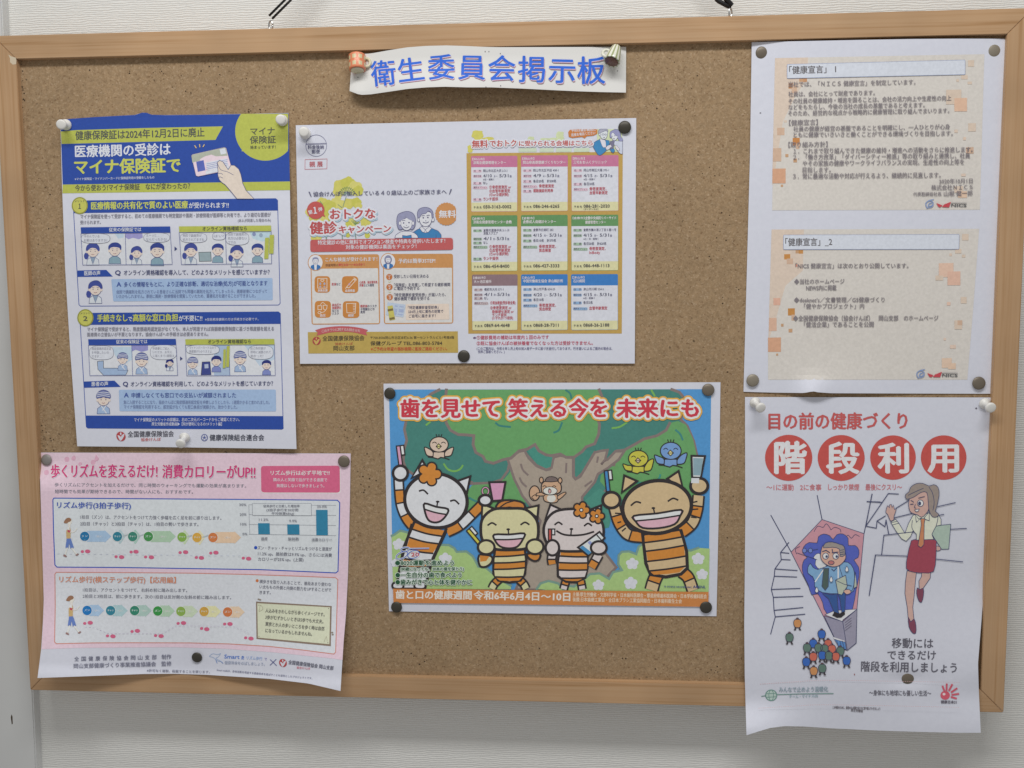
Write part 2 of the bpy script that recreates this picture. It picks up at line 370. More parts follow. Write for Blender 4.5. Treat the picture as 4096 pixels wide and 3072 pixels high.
class Part:
    """one printed part of a sheet; draws on the sheet in measured coordinates and follows its curl"""
    def __init__(s, sheet, name, base, parent=None, label=None):
        s.sh, s.name, s.parent, s.label, s.i = sheet, name, parent, label, 0
        s.step = sheet.step
        s.base = sheet.base + base; s.mats = []; s.V = [[], []]; s.F = [[], []]; s.MI = [[], []]; s.fr = Fr(0, 0, 1)
    def f(s, fr): s.fr = fr; return s
    def mi(s, c):
        m = ink(c, s.sh.white)
        if m not in s.mats: s.mats.append(m)
        return s.mats.index(m)
    def _add(s, k, pts, tris, c, z):
        if s.sh.curl <= 16: k = 0
        o = len(s.V[k]); s.V[k] += [(p[0], p[1], z) for p in pts]; m = s.mi(c)
        for t in tris: s.F[k].append(tuple(o + i for i in t)); s.MI[k].append(m)
    def z(s, n=0):
        r = s.base + s.i; s.i += n or s.step; return r
    def raw(s, pts, c, z=None):
        tr = tessellate_polygon([[Vector((p[0], p[1], 0)) for p in pts]])
        s._add(0, pts, tr, c, s.z() if z is None else z); return s
    def poly(s, pts, c, sm=0, z=None):
        p = s.fr.all(pts)
        if sm: p = cat(p, sm, True)
        s.raw(p, c, z); return s
    def line(s, pts, w, c, sm=0, closed=False, z=None):
        p = s.fr.all(pts); w = w / s.fr.k
        s.stroke(cat(p, sm, closed) if sm else p, w, c, closed, z); return s
    def stroke(s, p, w, c, closed=False, z=None):
        p = [np.asarray(a, float) for a in p]
        if closed: p = p + [p[0]]
        q = [p[0]]
        for a in p[1:]:
            if np.linalg.norm(a - q[-1]) > 1e-3: q.append(a)
        p = q; n = len(p)
        if n < 2: return
        L, R = [], []
        for i in range(n):
            if closed and i in (0, n - 1): a, b_ = p[1] - p[0], p[-1] - p[-2]; d1, d2 = b_, a
            else: d1 = p[i] - p[max(i - 1, 0)]; d2 = p[min(i + 1, n - 1)] - p[i]
            if np.linalg.norm(d1) < 1e-6: d1 = d2
            if np.linalg.norm(d2) < 1e-6: d2 = d1
            d1 = d1 / np.linalg.norm(d1); d2 = d2 / np.linalg.norm(d2); t = d1 + d2
            if np.linalg.norm(t) < .35: t = d1
            t = t / np.linalg.norm(t); nn = np.array([-t[1], t[0]]); k = 1 / max(.5, abs(nn @ np.array([-d1[1], d1[0]])))
            L.append(p[i] + nn * w / 2 * k); R.append(p[i] - nn * w / 2 * k)
        if not closed:   # short square caps
            e = (p[0] - p[1]); e = e / np.linalg.norm(e) * w * .35; L[0] = L[0] + e; R[0] = R[0] + e
            e = (p[-1] - p[-2]); e = e / np.linalg.norm(e) * w * .35; L[-1] = L[-1] + e; R[-1] = R[-1] + e
        s._add(0, L + R, [(i, i + 1, n + i + 1, n + i) for i in range(n - 1)], c, s.z() if z is None else z); return s
    def outl(s, pts, fill, w=4, c=(50, 45, 50), sm=0):
        s.poly(pts, fill, sm); s.line(pts, w, c, sm, True); return s
    def ell(s, cx, cy, rx, ry, c, w=0, lc=(50, 45, 50), rot=0, a0=0, a1=360, n=32):
        t = np.radians(np.linspace(a0, a1, n, endpoint=(a1 - a0 < 360))); r = math.radians(rot)
        pts = [(cx + rx * math.cos(a) * math.cos(r) - ry * math.sin(a) * math.sin(r), cy + rx * math.cos(a) * math.sin(r) + ry * math.sin(a) * math.cos(r)) for a in t]
        if c is not None: s.poly(pts, c)
        if w: s.line(pts, w, lc, 0, a1 - a0 >= 360)
        return s
    def rrect(s, q, r, c, w=0, lc=(50, 45, 50)):
        """rounded quad, corners clockwise from the top left"""
        out = []; m = len(q); q = [np.asarray(a, float) for a in q]
        for i in range(m):
            a, b_, d = q[i - 1], q[i], q[(i + 1) % m]
            u1 = (a - b_) / np.linalg.norm(a - b_); u2 = (d - b_) / np.linalg.norm(d - b_)
            for k in range(6):
                t = k / 5; out.append(b_ + u1 * r * (1 - t) ** 2 + u2 * r * t ** 2)
        if c is not None: s.poly(out, c)
        if w: s.line(out, w, lc, 0, True)
        return s
    def text(s, t, a, b_, h=None, c=(70, 70, 90), bold=0.0, halo=None, z=None):
        """a, b_: lower left and lower right of the ink; h: height of a full character"""
        v, tr = glyphs(t); bold = max(bold, .014) if bold >= 0 else 0
        if not len(v): return s
        p0 = s.fr(*a); p1 = s.fr(*b_) if not isinstance(b_, np.ndarray) else b_
        x0, x1 = v[:, 0].min(), v[:, 0].max(); d = p1 - p0; L = np.linalg.norm(d); e = d / L; up = np.array([e[1], -e[0]])
        sx = L / max(1e-6, x1 - x0); sy = (h / s.fr.k) / .92 if h else sx
        P = p0 + (v[:, :1] - x0) * sx * e + (v[:, 1:] + .09) * sy * up
        if halo:
            for hc, hr, n in halo:
                z0 = s.z((n + 8) * .0016 + .02)
                for k in range(n):
                    an = 2 * math.pi * k / n; hr_ = hr / s.fr.k
                    s._add(1, P + np.array([math.cos(an), math.sin(an)]) * hr_, tr, hc, z0 + k * .0015)
                if n > 8:
                    for k in range(6):
                        an = 2 * math.pi * k / 6; s._add(1, P + np.array([math.cos(an), math.sin(an)]) * hr_ * .55, tr, hc, z0 + (n + k) * .0015)
        z0 = s.z() if z is None else z
        if bold:
            w = bold * sy
            for k, (dx, dy) in enumerate(((-1, 0), (1, 0), (0, -.7), (0, .7), (.7, .5))): s._add(1, P + np.array([dx, dy]) * w, tr, c, z0 + k * .0015)
        else: s._add(1, P, tr, c, z0)
        return s
    def build(s):
        bm = _bm_from(s.V[0], s.F[0], s.MI[0])
        if s.sh.curl and len(s.V[0]):
            xs = [p[0] for p in s.V[0]]; ys = [p[1] for p in s.V[0]]; st = float(s.sh.curl)
            for ax, lo_, hi_ in ((0, min(xs), max(xs)), (1, min(ys), max(ys))):
                k = math.ceil((lo_ + 1) / st)
                while k * st < hi_ - 1:
                    co = Vector((0, 0, 0)); co[ax] = k * st; no = Vector((0, 0, 0)); no[ax] = 1
                    bmesh.ops.bisect_plane(bm, geom=bm.verts[:] + bm.edges[:] + bm.faces[:], plane_co=co, plane_no=no, dist=1e-4); k += 1
        bm.verts.index_update()
        V = [tuple(v.co) for v in bm.verts]; F = [[v.index for v in f.verts] for f in bm.faces]; MI = [f.material_index for f in bm.faces]; bm.free()
        o = len(V); V += s.V[1]; F += [[i + o for i in t] for t in s.F[1]]; MI += s.MI[1]
        V = np.array(V, float); P = s.sh.pos(V[:, :2], V[:, 2])
        me = bpy.data.meshes.new(s.name); me.from_pydata(P.tolist(), [], F)
        for m in s.mats: me.materials.append(m)
        me.polygons.foreach_set('material_index', MI)
        # all print faces look out of the board
        me.update()
        nrm = np.zeros(len(F) * 3); me.polygons.foreach_get('normal', nrm); flip = nrm.reshape(-1, 3)[:, 1] > 0
        if flip.any():
            F = [t[::-1] if fl else t for t, fl in zip(F, flip)]
            me.clear_geometry(); me.from_pydata(P.tolist(), [], F); me.polygons.foreach_set('material_index', MI); me.update()
        ob = link(s.name, me, s.parent or s.sh.root)
        if s.label: ob['label'] = s.label
        return ob
def sst(a, b_, x):
    t = np.clip((x - a) / (b_ - a), 0, 1); return t * t * (3 - 2 * t)
def gs(x, m, w): return np.exp(-((x - m) / w) ** 2)

# ------------------------------------------------------------------ title strip
WB = (206, 207, 206)
M_STRIP = new_mat('plain_paper', (.79, .785, .77), .7, 0, .25)[0]
BN = Fr(1300, 0, 1.58)
sh = Sheet('title_strip', 'white paper strip with big blue characters below the top frame', 'paper sign',
           BN.all([(165, 345), (290, 338), (400, 318), (520, 299), (640, 290), (770, 287), (900, 291), (1000, 296), (1100, 298), (1500, 297), (1903, 296)]),
           BN.all([(1903, 296), (1902, 585)]),
           BN.all([(155, 575), (222, 600), (290, 596), (400, 580), (520, 562), (640, 552), (760, 548), (900, 552), (1050, 552), (1250, 560), (1450, 570), (1600, 577), (1750, 582), (1902, 585)]),
           BN.all([(165, 345), (163, 460), (155, 575)]), WB,
           lambda u, v: .6 + 11 * np.sin(np.pi * np.clip(u, .001, .999)) ** .6 * (1 - .42 * u) + 8 * sst(.1, 1, v) * (np.sin(np.pi * u) ** .8 * (1.05 - .75 * u)) + 5 * gs(u, 0, .07) * v ** 2 + 2.5 * gs(u, 1, .2) * v ** 2, 16.0, 64, M_STRIP)
p = Part(sh, 'title_lettering', .25).f(BN)
tx = '衛生委員会掲示板'
pos = [((300, 550), (452, 535), 160), ((472, 526), (630, 506), 150), ((655, 504), (820, 499), 155), ((843, 502), (1010, 505), 155),
       ((1032, 510), (1200, 513), 160), ((1220, 520), (1388, 523), 165), ((1412, 524), (1578, 528), 160), ((1597, 532), (1770, 530), 172)]
for ch, (a, b_, h) in zip(tx, pos):
    o = 5
    p.text(ch, (a[0] + o, a[1] + o * 1.7), (b_[0] + o, b_[1] + o * 1.7), h, (186, 120, 136), -1)
    p.text(ch, (a[0] + 3, a[1] + 4.6), (b_[0] + 3, b_[1] + 4.6), h, (206, 206, 206), -1)
    p.text(ch, a, b_, h, (40, 98, 200), .0141)
p.build()
for x, y in ((1012, 325), (1036, 325), (1108, 338), (1110, 541), (1017, 549), (208, 488), (1850, 448)): Part(sh, 'pin_prick', .35).f(BN).ell(x, y, 3, 3, (70, 65, 70), n=8).build()

# ------------------------------------------------------------------ blue and yellow health card notice
WM = (199, 199, 211)
A = Fr(200, 420, 2.1686); B = Fr(280, 1080, 2.2415)
def hm(u, v):
    f = np.interp(v, [0, .335, .668, 1], [.8, 5.2, 1.2, 3.0])
    return f * (.75 + .25 * np.sin(np.pi * u)) + 1.2 * np.sin(np.pi * u) * (1 - v) ** 2 + 2.4 * gs(u, 1, .2) * gs(v, 1, .2) + 1.6 * gs(u, 0, .2) * gs(v, 1, .2)
sh = Sheet('paper_poster', 'blue and yellow notice with small comic panels at the upper left of the board', 'poster',
           [(241, 479), (400, 467), (540, 459.5), (560, 453), (572, 450), (590, 452), (606, 459), (660, 460), (800, 459), (1154, 452)],
           [(1154, 452), (1161, 835), (1166, 1080), (1172, 1348), (1186, 1796)],
           [(309, 1785), (700, 1789), (1186, 1796)],
           [(241, 479), (248, 738), (260, 1065), (280, 1392), (309, 1785)], WM, hm, 34.0, 56)
BL, YE, GR, WH = (40, 72, 160), (172, 177, 74), (92, 92, 112), (203, 205, 216)
SK, LB, DK = (213, 196, 186), (152, 176, 212), (58, 66, 120)
p = Part(sh, 'header_panel', .05).f(A)
p.poly([(91, 126), (400, 104), (740, 86), (770, 76), (800, 66), (840, 68), (880, 84), (1000, 88), (1300, 85), (2068, 72), (2080, 664), (1100, 678), (110, 692)], BL)
p.poly([(93, 230), (222, 218), (800, 200), (1500, 185), (1435, 303), (800, 320), (100, 338)], YE)
p.poly([(110, 690), (2081, 663), (2083, 738), (108, 766)], YE)
ci = [(min(2066, 1868 + 262 * math.cos(t)), max(76, 228 + 255 * math.sin(t))) for t in [2 * math.pi * k / 60 for k in range(60)]]
p.poly(ci, YE); p.poly([(1672, 360), (1700, 400), (1662, 402)], YE)
hp = p.build()
p = Part(sh, 'header_lettering', .2).f(A)
p.text('健康保険証は2024年12月2日に廃止', (222, 305), (1340, 275), 78, (80, 82, 84), .012)
p.text('医療機関の受診は', (220, 455), (1045, 435), 104, WH, .028)
p.text('マイナ保険証で', (215, 603), (1130, 585), 128, (186, 190, 84), .036)
p.text('※マイナ保険証・マイナンバーカードに保険証利用の登録をしたもの', (215, 655), (905, 640), 24, (190, 195, 215), .01)
p.text('今から使おう!マイナ保険証　なにが変わったの？', (218, 748), (1215, 728), 54, (80, 82, 84), .01)
p.text('マイナ', (1740, 262), (1950, 255), 66, (84, 86, 76), .014)
p.text('保険証', (1735, 337), (1958, 331), 66, (84, 86, 76), .014)
p.text('始まっています！', (1738, 382), (1958, 378), 30, (84, 86, 76), .014)
p.build()
p = Part(sh, 'hand_holding_card_drawing', .35).f(A)
p.outl([(1225, 440), (1235, 428), (1510, 366), (1528, 372), (1577, 550), (1568, 562), (1285, 620), (1266, 614)], (222, 196, 208), 4, (90, 90, 140))
p.poly([(1228, 442), (1236, 431), (1510, 369), (1525, 375), (1540, 440), (1440, 445), (1235, 500)], (166, 170, 156))
p.poly([(1300, 470), (1345, 445), (1400, 430), (1440, 445), (1480, 470), (1320, 520)], (222, 196, 208))
p.poly([(1470, 384), (1518, 374), (1530, 420), (1482, 430)], WH)
p.poly([(1268, 492), (1332, 478), (1348, 566), (1282, 580)], (84, 98, 180))
p.poly([(1350, 500), (1530, 462), (1550, 530), (1365, 570)], WH)
for k in range(4): p.line([(1358, 512 + 15 * k), (1538, 474 + 15 * k)], 4, (130, 130, 190))
p.poly([(1350, 575), (1560, 530), (1568, 556), (1352, 600)], (204, 206, 222))
p.outl([(1450, 500), (1470, 480), (1500, 492), (1545, 560), (1570, 522), (1600, 524), (1637, 556), (1655, 600), (1672, 680), (1700, 740), (1770, 814), (1622, 814), (1560, 738), (1518, 690), (1490, 672), (1470, 650), (1460, 625), (1455, 600), (1458, 582)], (212, 196, 184), 5, (84, 88, 130))
p.line([(1450, 500), (1480, 560), (1540, 580), (1590, 606)], 4, (84, 88, 130), 4)
for y in (596, 628): p.line([(1456, y), (1480, y - 4), (1498, y + 6)], 4, (84, 88, 130), 3)
for x0, y0, x1, y1 in ((1268, 372, 1256, 352), (1300, 364, 1297, 342), (1328, 362, 1338, 344)): p.line([(x0, y0), (x1, y1)], 8, (206, 178, 110))
p.build()
def bust(p, cx, cy, r, hair=(62, 74, 150), cloth=(130, 158, 178), kind='m', body=True, lc=(70, 76, 130)):
    lw = max(3, r * .06)
    if body:
        yb = cy + r * 2.1
        p.outl([(cx - r * .9, yb), (cx - r * .82, cy + r * 1.35), (cx - r * .35, cy + r * 1.0), (cx + r * .35, cy + r * 1.0), (cx + r * .82, cy + r * 1.35), (cx + r * .9, yb)], cloth, lw, lc)
        if kind == 'f':
            p.poly([(cx - r * .3, cy + r), (cx + r * .3, cy + r), (cx, cy + r * 1.9)], (130, 150, 175)); p.line([(cx - r * .35, cy + r), (cx, cy + r * 2), (cx + r * .35, cy + r)], lw, lc)
        if kind == 'c': p.line([(cx - r * .3, cy + r), (cx + r * .4, cy + r * 2)], lw * 2.4, WH); p.line([(cx + r * .3, cy + r), (cx - r * .1, cy + r * 1.6)], lw * 2.4, WH)
    if kind == 'f':
        p.outl([(cx - r * .95, cy + r * .3), (cx - r * .9, cy - r * .6), (cx - r * .3, cy - r * 1.05), (cx + r * .4, cy - r * 1.05), (cx + r * .9, cy - r * .5), (cx + r * .9, cy + r * .2), (cx + r * .4, cy + r * .4), (cx - r * .5, cy + r * .7)], hair, lw, lc, 3)
        p.ell(cx - r * .95, cy + r * .8, r * .34, r * .5, hair)
    p.ell(cx, cy + r * .12, r * .82, r * .84, SK, lw, lc)
    p.ell(cx - r * .85, cy + r * .2, r * .14, r * .2, SK); p.ell(cx + r * .85, cy + r * .2, r * .14, r * .2, SK)
    if kind == 'm': p.poly([(cx - r * .9, cy + r * .05), (cx - r * .95, cy - r * .55), (cx - r * .4, cy - r * 1.02), (cx + r * .4, cy - r * 1.05), (cx + r * .95, cy - r * .6), (cx + r * .92, cy + r * .1), (cx + r * .7, cy - r * .25), (cx, cy - r * .4), (cx - r * .6, cy - r * .3)], hair, 3)
    elif kind == 'f': p.poly([(cx - r * .85, cy + r * .1), (cx - r * .8, cy - r * .6), (cx - r * .2, cy - r * .98), (cx + r * .5, cy - r * .95), (cx + r * .86, cy - r * .4), (cx + r * .84, cy + r * .15), (cx + r * .4, cy - r * .3), (cx - r * .3, cy - r * .35)], hair, 3)
    else:
        cap = [(cx - r * .95, cy - r * .1), (cx - r * .8, cy - r * .9), (cx, cy - r * 1.25), (cx + r * .8, cy - r * .9), (cx + r * .95, cy - r * .1), (cx, cy - r * .25)]
        p.outl(cap, (96, 104, 160), lw, lc, 3)
        for k in (.3, .55, .8): p.line([(cx - r * .88, cy - r * k), (cx, cy - r * (k + .14)), (cx + r * .88, cy - r * k)], r * .09, WH, 3)
    for dx in (-.33, .33):
        p.ell(cx + r * dx, cy + r * .12, r * .06, r * .08, (70, 70, 110), n=10)
        p.line([(cx + r * (dx - .14), cy - r * .12), (cx + r * (dx + .14), cy - r * .14)], lw * .8, lc)
    p.line([(cx - r * .2, cy + r * .55), (cx, cy + r * .62), (cx + r * .2, cy + r * .55)], lw, (150, 90, 100), 3)
def bubble(p, cx, cy, rx, ry, lines, fs=24, lc=(110, 110, 130), n=36):
    pts = [(cx + rx * math.copysign(abs(math.cos(t)) ** .7, math.cos(t)), cy + ry * math.copysign(abs(math.sin(t)) ** .7, math.sin(t))) for t in [2 * math.pi * k / n for k in range(n)]]
    p.outl(pts, WH, 3, lc)
    m = max(len(l) for l in lines)
    for k, l in enumerate(lines):
        w = rx * 1.62 * len(l) / m; y = cy + (k - (len(lines) - 1) / 2) * fs * 1.35 + fs * .45
        p.text(l, (cx - rx * .81, y), (cx - rx * .81 + w, y), fs, (140, 140, 155), .012)
for nb in (0, 1):
    F = A if nb == 0 else B
    nm = 'first_merit_box' if nb == 0 else 'second_merit_box'
    p = Part(sh, 'merit_box', .06)
    if nb == 0:
        o = A.all([(205, 938), (205, 870), (325, 830), (1958, 812), (1974, 826), (1976, 915)]) + B.all([(1884, 300), (1868, 314), (94, 324), (80, 310)])
        p.f(Fr(0, 0, 1)).line(o, 2.4, BL, 0, True)
        p.f(A).poly([(205, 938), (205, 860), (325, 830), (1955, 812), (1974, 828), (1976, 915)], BL)
        bx = p.build(); q = Part(sh, 'heading_lettering', .25, bx).f(A)
        q.text('医療情報の共有化で質のよい医療', (358, 908), (1195, 897), 66, (186, 190, 90), .03)
        q.text('が受けられます!!', (1205, 897), (1550, 893), 50, WH, .02).build()
        q = Part(sh, 'medal', .3, bx).f(A); q.ell(258, 872, 70, 74, (150, 150, 60), 0); q.ell(258, 872, 63, 66, (186, 184, 84), 4, (130, 128, 50))
        q.text('メリット', (214, 846), (302, 842), 20, (84, 86, 76), .02); q.text('１', (248, 906), (267, 906), 56, (84, 86, 76), .03).build()
        q = Part(sh, 'body_text', .25, bx).f(A)
        q.text('マイナ保険証を使って受診すると、初めての医療機関でも特定健診や薬剤・診療情報が医師等と共有でき、より適切な医療が', (265, 987), (1915, 970), 38, (128, 126, 140), .006)
        q.text('(本人が同意した場合のみ)', (1630, 1016), (1915, 1012), 28, (128, 126, 140)); q.text('受けられます。', (262, 1036), (440, 1033), 34, (128, 126, 140)); q.build()
    else:
        o = B.all([(92, 492), (90, 440), (200, 387), (1868, 375), (1886, 390), (1888, 483), (1912, 1420), (1900, 1428), (160, 1418), (146, 1405)])
        p.f(Fr(0, 0, 1)).line(o, 2.4, BL, 0, True)
        p.f(B).poly([(92, 492), (90, 440), (200, 387), (1868, 375), (1886, 390), (1888, 483)], BL)
        p.poly([(143, 1305), (1910, 1310), (1913, 1420), (1900, 1428), (160, 1418), (146, 1405)], BL)
        bx = p.build(); q = Part(sh, 'heading_lettering', .25, bx).f(B)
        q.text('手続きなし', (245, 465), (515, 462), 66, (186, 190, 90), .03); q.text('で', (522, 462), (556, 462), 46, WH, .02)
        q.text('高額な窓口負担', (564, 462), (968, 459), 66, (186, 190, 90), .03); q.text('が不要に!!', (976, 459), (1186, 457), 50, WH, .02)
        q.text('※住民税非課税の方は手続きが必要です。', (1210, 457), (1690, 453), 26, (185, 188, 212), .01)
        q.text('マイナ保険証のメリットの詳細は、右の二次元バーコードからご確認ください。', (575, 1360), (1520, 1357), 34, (190, 192, 215), .016)
        q.text('厚生労働省作成動画▶【何が便利になるの?メリット編】', (732, 1397), (1362, 1397), 32, (190, 192, 215), .016); q.build()
        q = Part(sh, 'medal', .3, bx).f(B); q.ell(138, 428, 73, 77, (150, 150, 60)); q.ell(138, 428, 65, 69, (186, 184, 84), 4, (130, 128, 50))
        q.text('メリット', (94, 400), (180, 396), 20, (84, 86, 76), .02); q.text('2', (119, 462), (156, 462), 56, (84, 86, 76), .03).build()
        q = Part(sh, 'body_text', .25, bx).f(B)
        q.text('マイナ保険証で受診すると、限度額適用認定証がなくても、本人が同意すれば高額療養費制度に基づき限度額を超える', (155, 550), (1828, 545), 38, (128, 126, 140), .006)
        q.text('医療費の立替払いが不要となります。協会けんぽへの手続きは必要ありません。', (155, 597), (1240, 592), 36, (128, 126, 140), .006); q.build()
def comic(F, quad, hdr, title, hc, tc, divx, ppl, bubs, extra=None):
    p = Part(sh, 'comic_panel', .10).f(F); p.step = .004
    (x0, y0), (x1, y1), (x2, y2), (x3, y3) = quad
    p.poly([(x0, y0), (x1, y1), (x2, y2), (x3, y3)], (205, 206, 214))
    if extra: extra(p)
    for a in ppl: bust(p, *a)
    for a in bubs: bubble(p, *a)
    p.poly([(x0 - 2, y0 - hdr), (x1 - 2, y1 - hdr), (x1 + 2, y1), (x0 + 2, y0)], hc)
    p.line([(x0, y0), (x1, y1), (x2, y2), (x3, y3)], 3.5, (84, 92, 150), 0, True)
    p.line([((divx), (y0 + y1) / 2), (divx + 8, (y2 + y3) / 2)], 3.5, (84, 92, 150))
    ob = p.build(); q = Part(sh, 'caption', .62, ob).f(F); cx = (x0 + x1) / 2 - 4; w = len(title) * 17.5
    q.text(title, (cx - w, (y0 + y1) / 2 - hdr * .2), (cx + w, (y0 + y1) / 2 - hdr * .26), 36, tc, .014).build()
WC = (200, 204, 212); GC = (126, 156, 172)
def ex1(p): p.poly([(656, 1112), (800, 1110), (806, 1150), (770, 1165), (720, 1152), (680, 1165), (656, 1150)], (150, 145, 200)); p.poly([(560, 1112), (640, 1112), (640, 1150), (590, 1160)], (178, 196, 214))
comic(A, [(268, 1115), (1043, 1107), (1060, 1382), (284, 1388)], 54, '従来の保険証では', BL, WH, 652,
      [(372, 1262, 60, (62, 74, 150), WC, 'f'), (562, 1255, 58, (52, 66, 140), GC, 'm'), (752, 1280, 50, (62, 74, 150), WC, 'f'), (930, 1262, 62, (52, 66, 140), GC, 'm')],
      [(395, 1158, 125, 42, ['今のんでいる', 'お薬はありますか?'], 26), (925, 1150, 112, 40, ['えーっと…', 'なんだったかな?'], 26)], ex1)
def ex2(p):
    p.poly([(1728, 1100), (1918, 1097), (1922, 1170), (1840, 1185), (1760, 1160)], (178, 200, 214)); p.outl([(1290, 1278), (1395, 1275), (1400, 1355), (1296, 1358)], (142, 160, 168), 4)
    for k, c in enumerate(((130, 140, 180), (142, 160, 180))): p.ell(1770 + 60 * k, 1120 + 10 * k, 16, 18, c)
comic(A, [(1120, 1105), (1918, 1097), (1922, 1376), (1140, 1383)], 52, 'オンライン資格確認なら', YE, (84, 86, 76), 1522,
      [(1222, 1262, 58, (62, 74, 150), WC, 'f'), (1455, 1258, 52, (52, 66, 140), GC, 'm'), (1622, 1282, 58, (62, 74, 150), WC, 'f'), (1800, 1258, 52, (52, 66, 140), GC, 'm')],
      [(1245, 1152, 115, 42, ['他院で鎮痛剤が', '処方されてますね'], 26), (1465, 1138, 55, 32, ['はい!'], 26), (1625, 1158, 100, 56, ['当院で鎮痛剤の', '処方は必要ない', 'ですね'], 26)], ex2)
p = Part(sh, 'yellow_side_tag', .6).f(A)
p.poly([(1905, 1128), (1943, 1126), (1938, 1288), (1900, 1290)], YE); p.poly([(1866, 1152), (1900, 1150), (1894, 1332), (1858, 1334)], YE)
p.build()
def ex3(p):
    p.poly([(380, 690), (553, 690), (560, 800), (470, 860), (400, 760)], (178, 196, 214)); p.poly([(556, 676), (700, 674), (700, 720), (640, 735), (590, 715), (556, 730)], (140, 138, 196))
    p.outl([(245, 820), (300, 815), (300, 880), (420, 880), (520, 900), (500, 942), (300, 944), (250, 890)], (150, 172, 206), 4)
comic(B, [(165, 675), (950, 672), (965, 945), (178, 946)], 54, '従来の保険証では', BL, WH, 553,
      [(472, 798, 48, DK, (150, 172, 206), 'c'), (642, 812, 58, DK, (150, 172, 206), 'c'), (895, 832, 34, (42, 50, 120), (204, 206, 216), 'f')],
      [(282, 742, 108, 62, ['限度額適用認定証', 'を申請したいの', 'ですが…'], 26), (838, 738, 118, 66, ['申請書にご記入', 'いただき、お手元', 'に届くまで1週間は'], 24)], ex3)
def ex4(p):
    p.poly([(1290, 674), (1428, 672), (1436, 945), (1290, 945)], (160, 178, 206)); p.poly([(1560, 672), (1832, 670), (1838, 800), (1700, 860)], (178, 194, 214))
    p.outl([(1185, 825), (1255, 822), (1265, 940), (1175, 942)], (60, 70, 140), 4); p.poly([(1205, 845), (1240, 843), (1242, 880), (1207, 882)], (170, 180, 205))
comic(B, [(1035, 673), (1832, 670), (1840, 945), (1047, 948)], 52, 'オンライン資格確認なら', YE, (84, 86, 76), 1425,
      [(1100, 838, 48, DK, (150, 172, 206), 'c'), (1312, 818, 46, (42, 50, 120), (120, 130, 190), 'm'), (1525, 795, 56, DK, (150, 172, 206), 'c'), (1762, 852, 42, (42, 50, 120), (120, 130, 190), 'm')],
      [(1190, 715, 148, 42, ['マイナンバーカードなので', '限度額がわかりますよ'], 25), (1710, 738, 112, 62, ['自己負担額が', '即時に減額されて', '助かった!'], 26)], ex4)
p = Part(sh, 'yellow_side_tag', .6).f(B)
p.poly([(1405, 682), (1432, 680), (1426, 868), (1400, 870)], YE); p.poly([(1376, 712), (1398, 710), (1394, 878), (1370, 880)], YE)
p.build()
Part(sh, 'arrow_mark', .2).f(A).poly([(1080, 1226), (1104, 1248), (1080, 1266)], DK).build(); p = Part(sh, 'arrow_mark', .2).f(B).poly([(987, 775), (1010, 795), (987, 812)], DK); p.build()
# question and answer rows
for F, tab, tabt, tp, qy, qt, qx, pan, at, ax, sm_, pp in (
    (A, [(238, 1436), (488, 1430), (545, 1488), (240, 1491)], '医師の声', ((298, 1480), (436, 1477)), 1478, 'オンライン資格確認を導入して、どのようなメリットを感じていますか？', (565, 612, 640, 1905),
     [(370, 82), (1815, 72), (1818, 270), (388, 282)], '多くの情報をもとに、より正確な診断、適切な治療(処方)が可能となります', (418, 458, 485, 1770, 154, 141),
     (('他院で鎮痛剤を処方されている患者さんに当院でも同種の薬剤を処方してしまったら、健康被害につながって', 415, 214, 1768, 207), ('いたかもしれません。事前に薬剤・診療情報を閲覧していたため、重複処方を避けることができました。', 415, 254, 1665, 247)), (228, 165, 64, (62, 74, 150), WC, 'f')),
    (B, [(122, 1000), (398, 992), (455, 1048), (128, 1056)], '患者の声', ((192, 1043), (342, 1039)), 1046, 'オンライン資格確認を利用して、どのようなメリットを感じていますか？', (475, 520, 545, 1820),
     [(438, 1074), (1845, 1072), (1848, 1268), (444, 1266)], '申請しなくても窓口での支払いが減額されました', (485, 525, 552, 1488, 1147, 1146),
     (('急に入院することになり、協会けんぽに限度額適用認定証を申請しようとしたら、1週間かかると言われました。', 480, 1202, 1790, 1204), ('マイナ保険証を利用すると、認定証がなくても窓口負担が減額され、助かりました。', 483, 1244, 1500, 1246)), (300, 1155, 64, DK, (150, 172, 206), 'c'))):
    p = Part(sh, 'answer_panel', .07).f(F).poly(tab, BL)
    p.f(B).rrect(pan, 12, LB); ob = p.build()
    q = Part(sh, 'tab_lettering', .2, ob).f(F).text(tabt, *tp, 40, WH, .02); q.build()
    q = Part(sh, 'question_text', .2, ob).f(F).text('Q', (qx[0], qy), (qx[1], qy), 52, DK, .03); q.text(qt, (qx[2], qy), (qx[3], qy - 6), 46, (76, 80, 118), .014); q.build()
    q = Part(sh, 'answer_text', .2, ob).f(B).text('A', (ax[0], ax[4]), (ax[1], ax[4]), 54, (60, 82, 156), .03); q.text(at, (ax[2], ax[4]), (ax[3], ax[5]), 46, (66, 84, 150), .016)
    for t, x0, y0, x1, y1 in sm_: q.text(t, (x0, y0), (x1, y1), 34, (116, 132, 172), .006)
    q.build()
    q = Part(sh, 'speaker_drawing', .12, ob).f(B); bust(q, *pp); q.build()
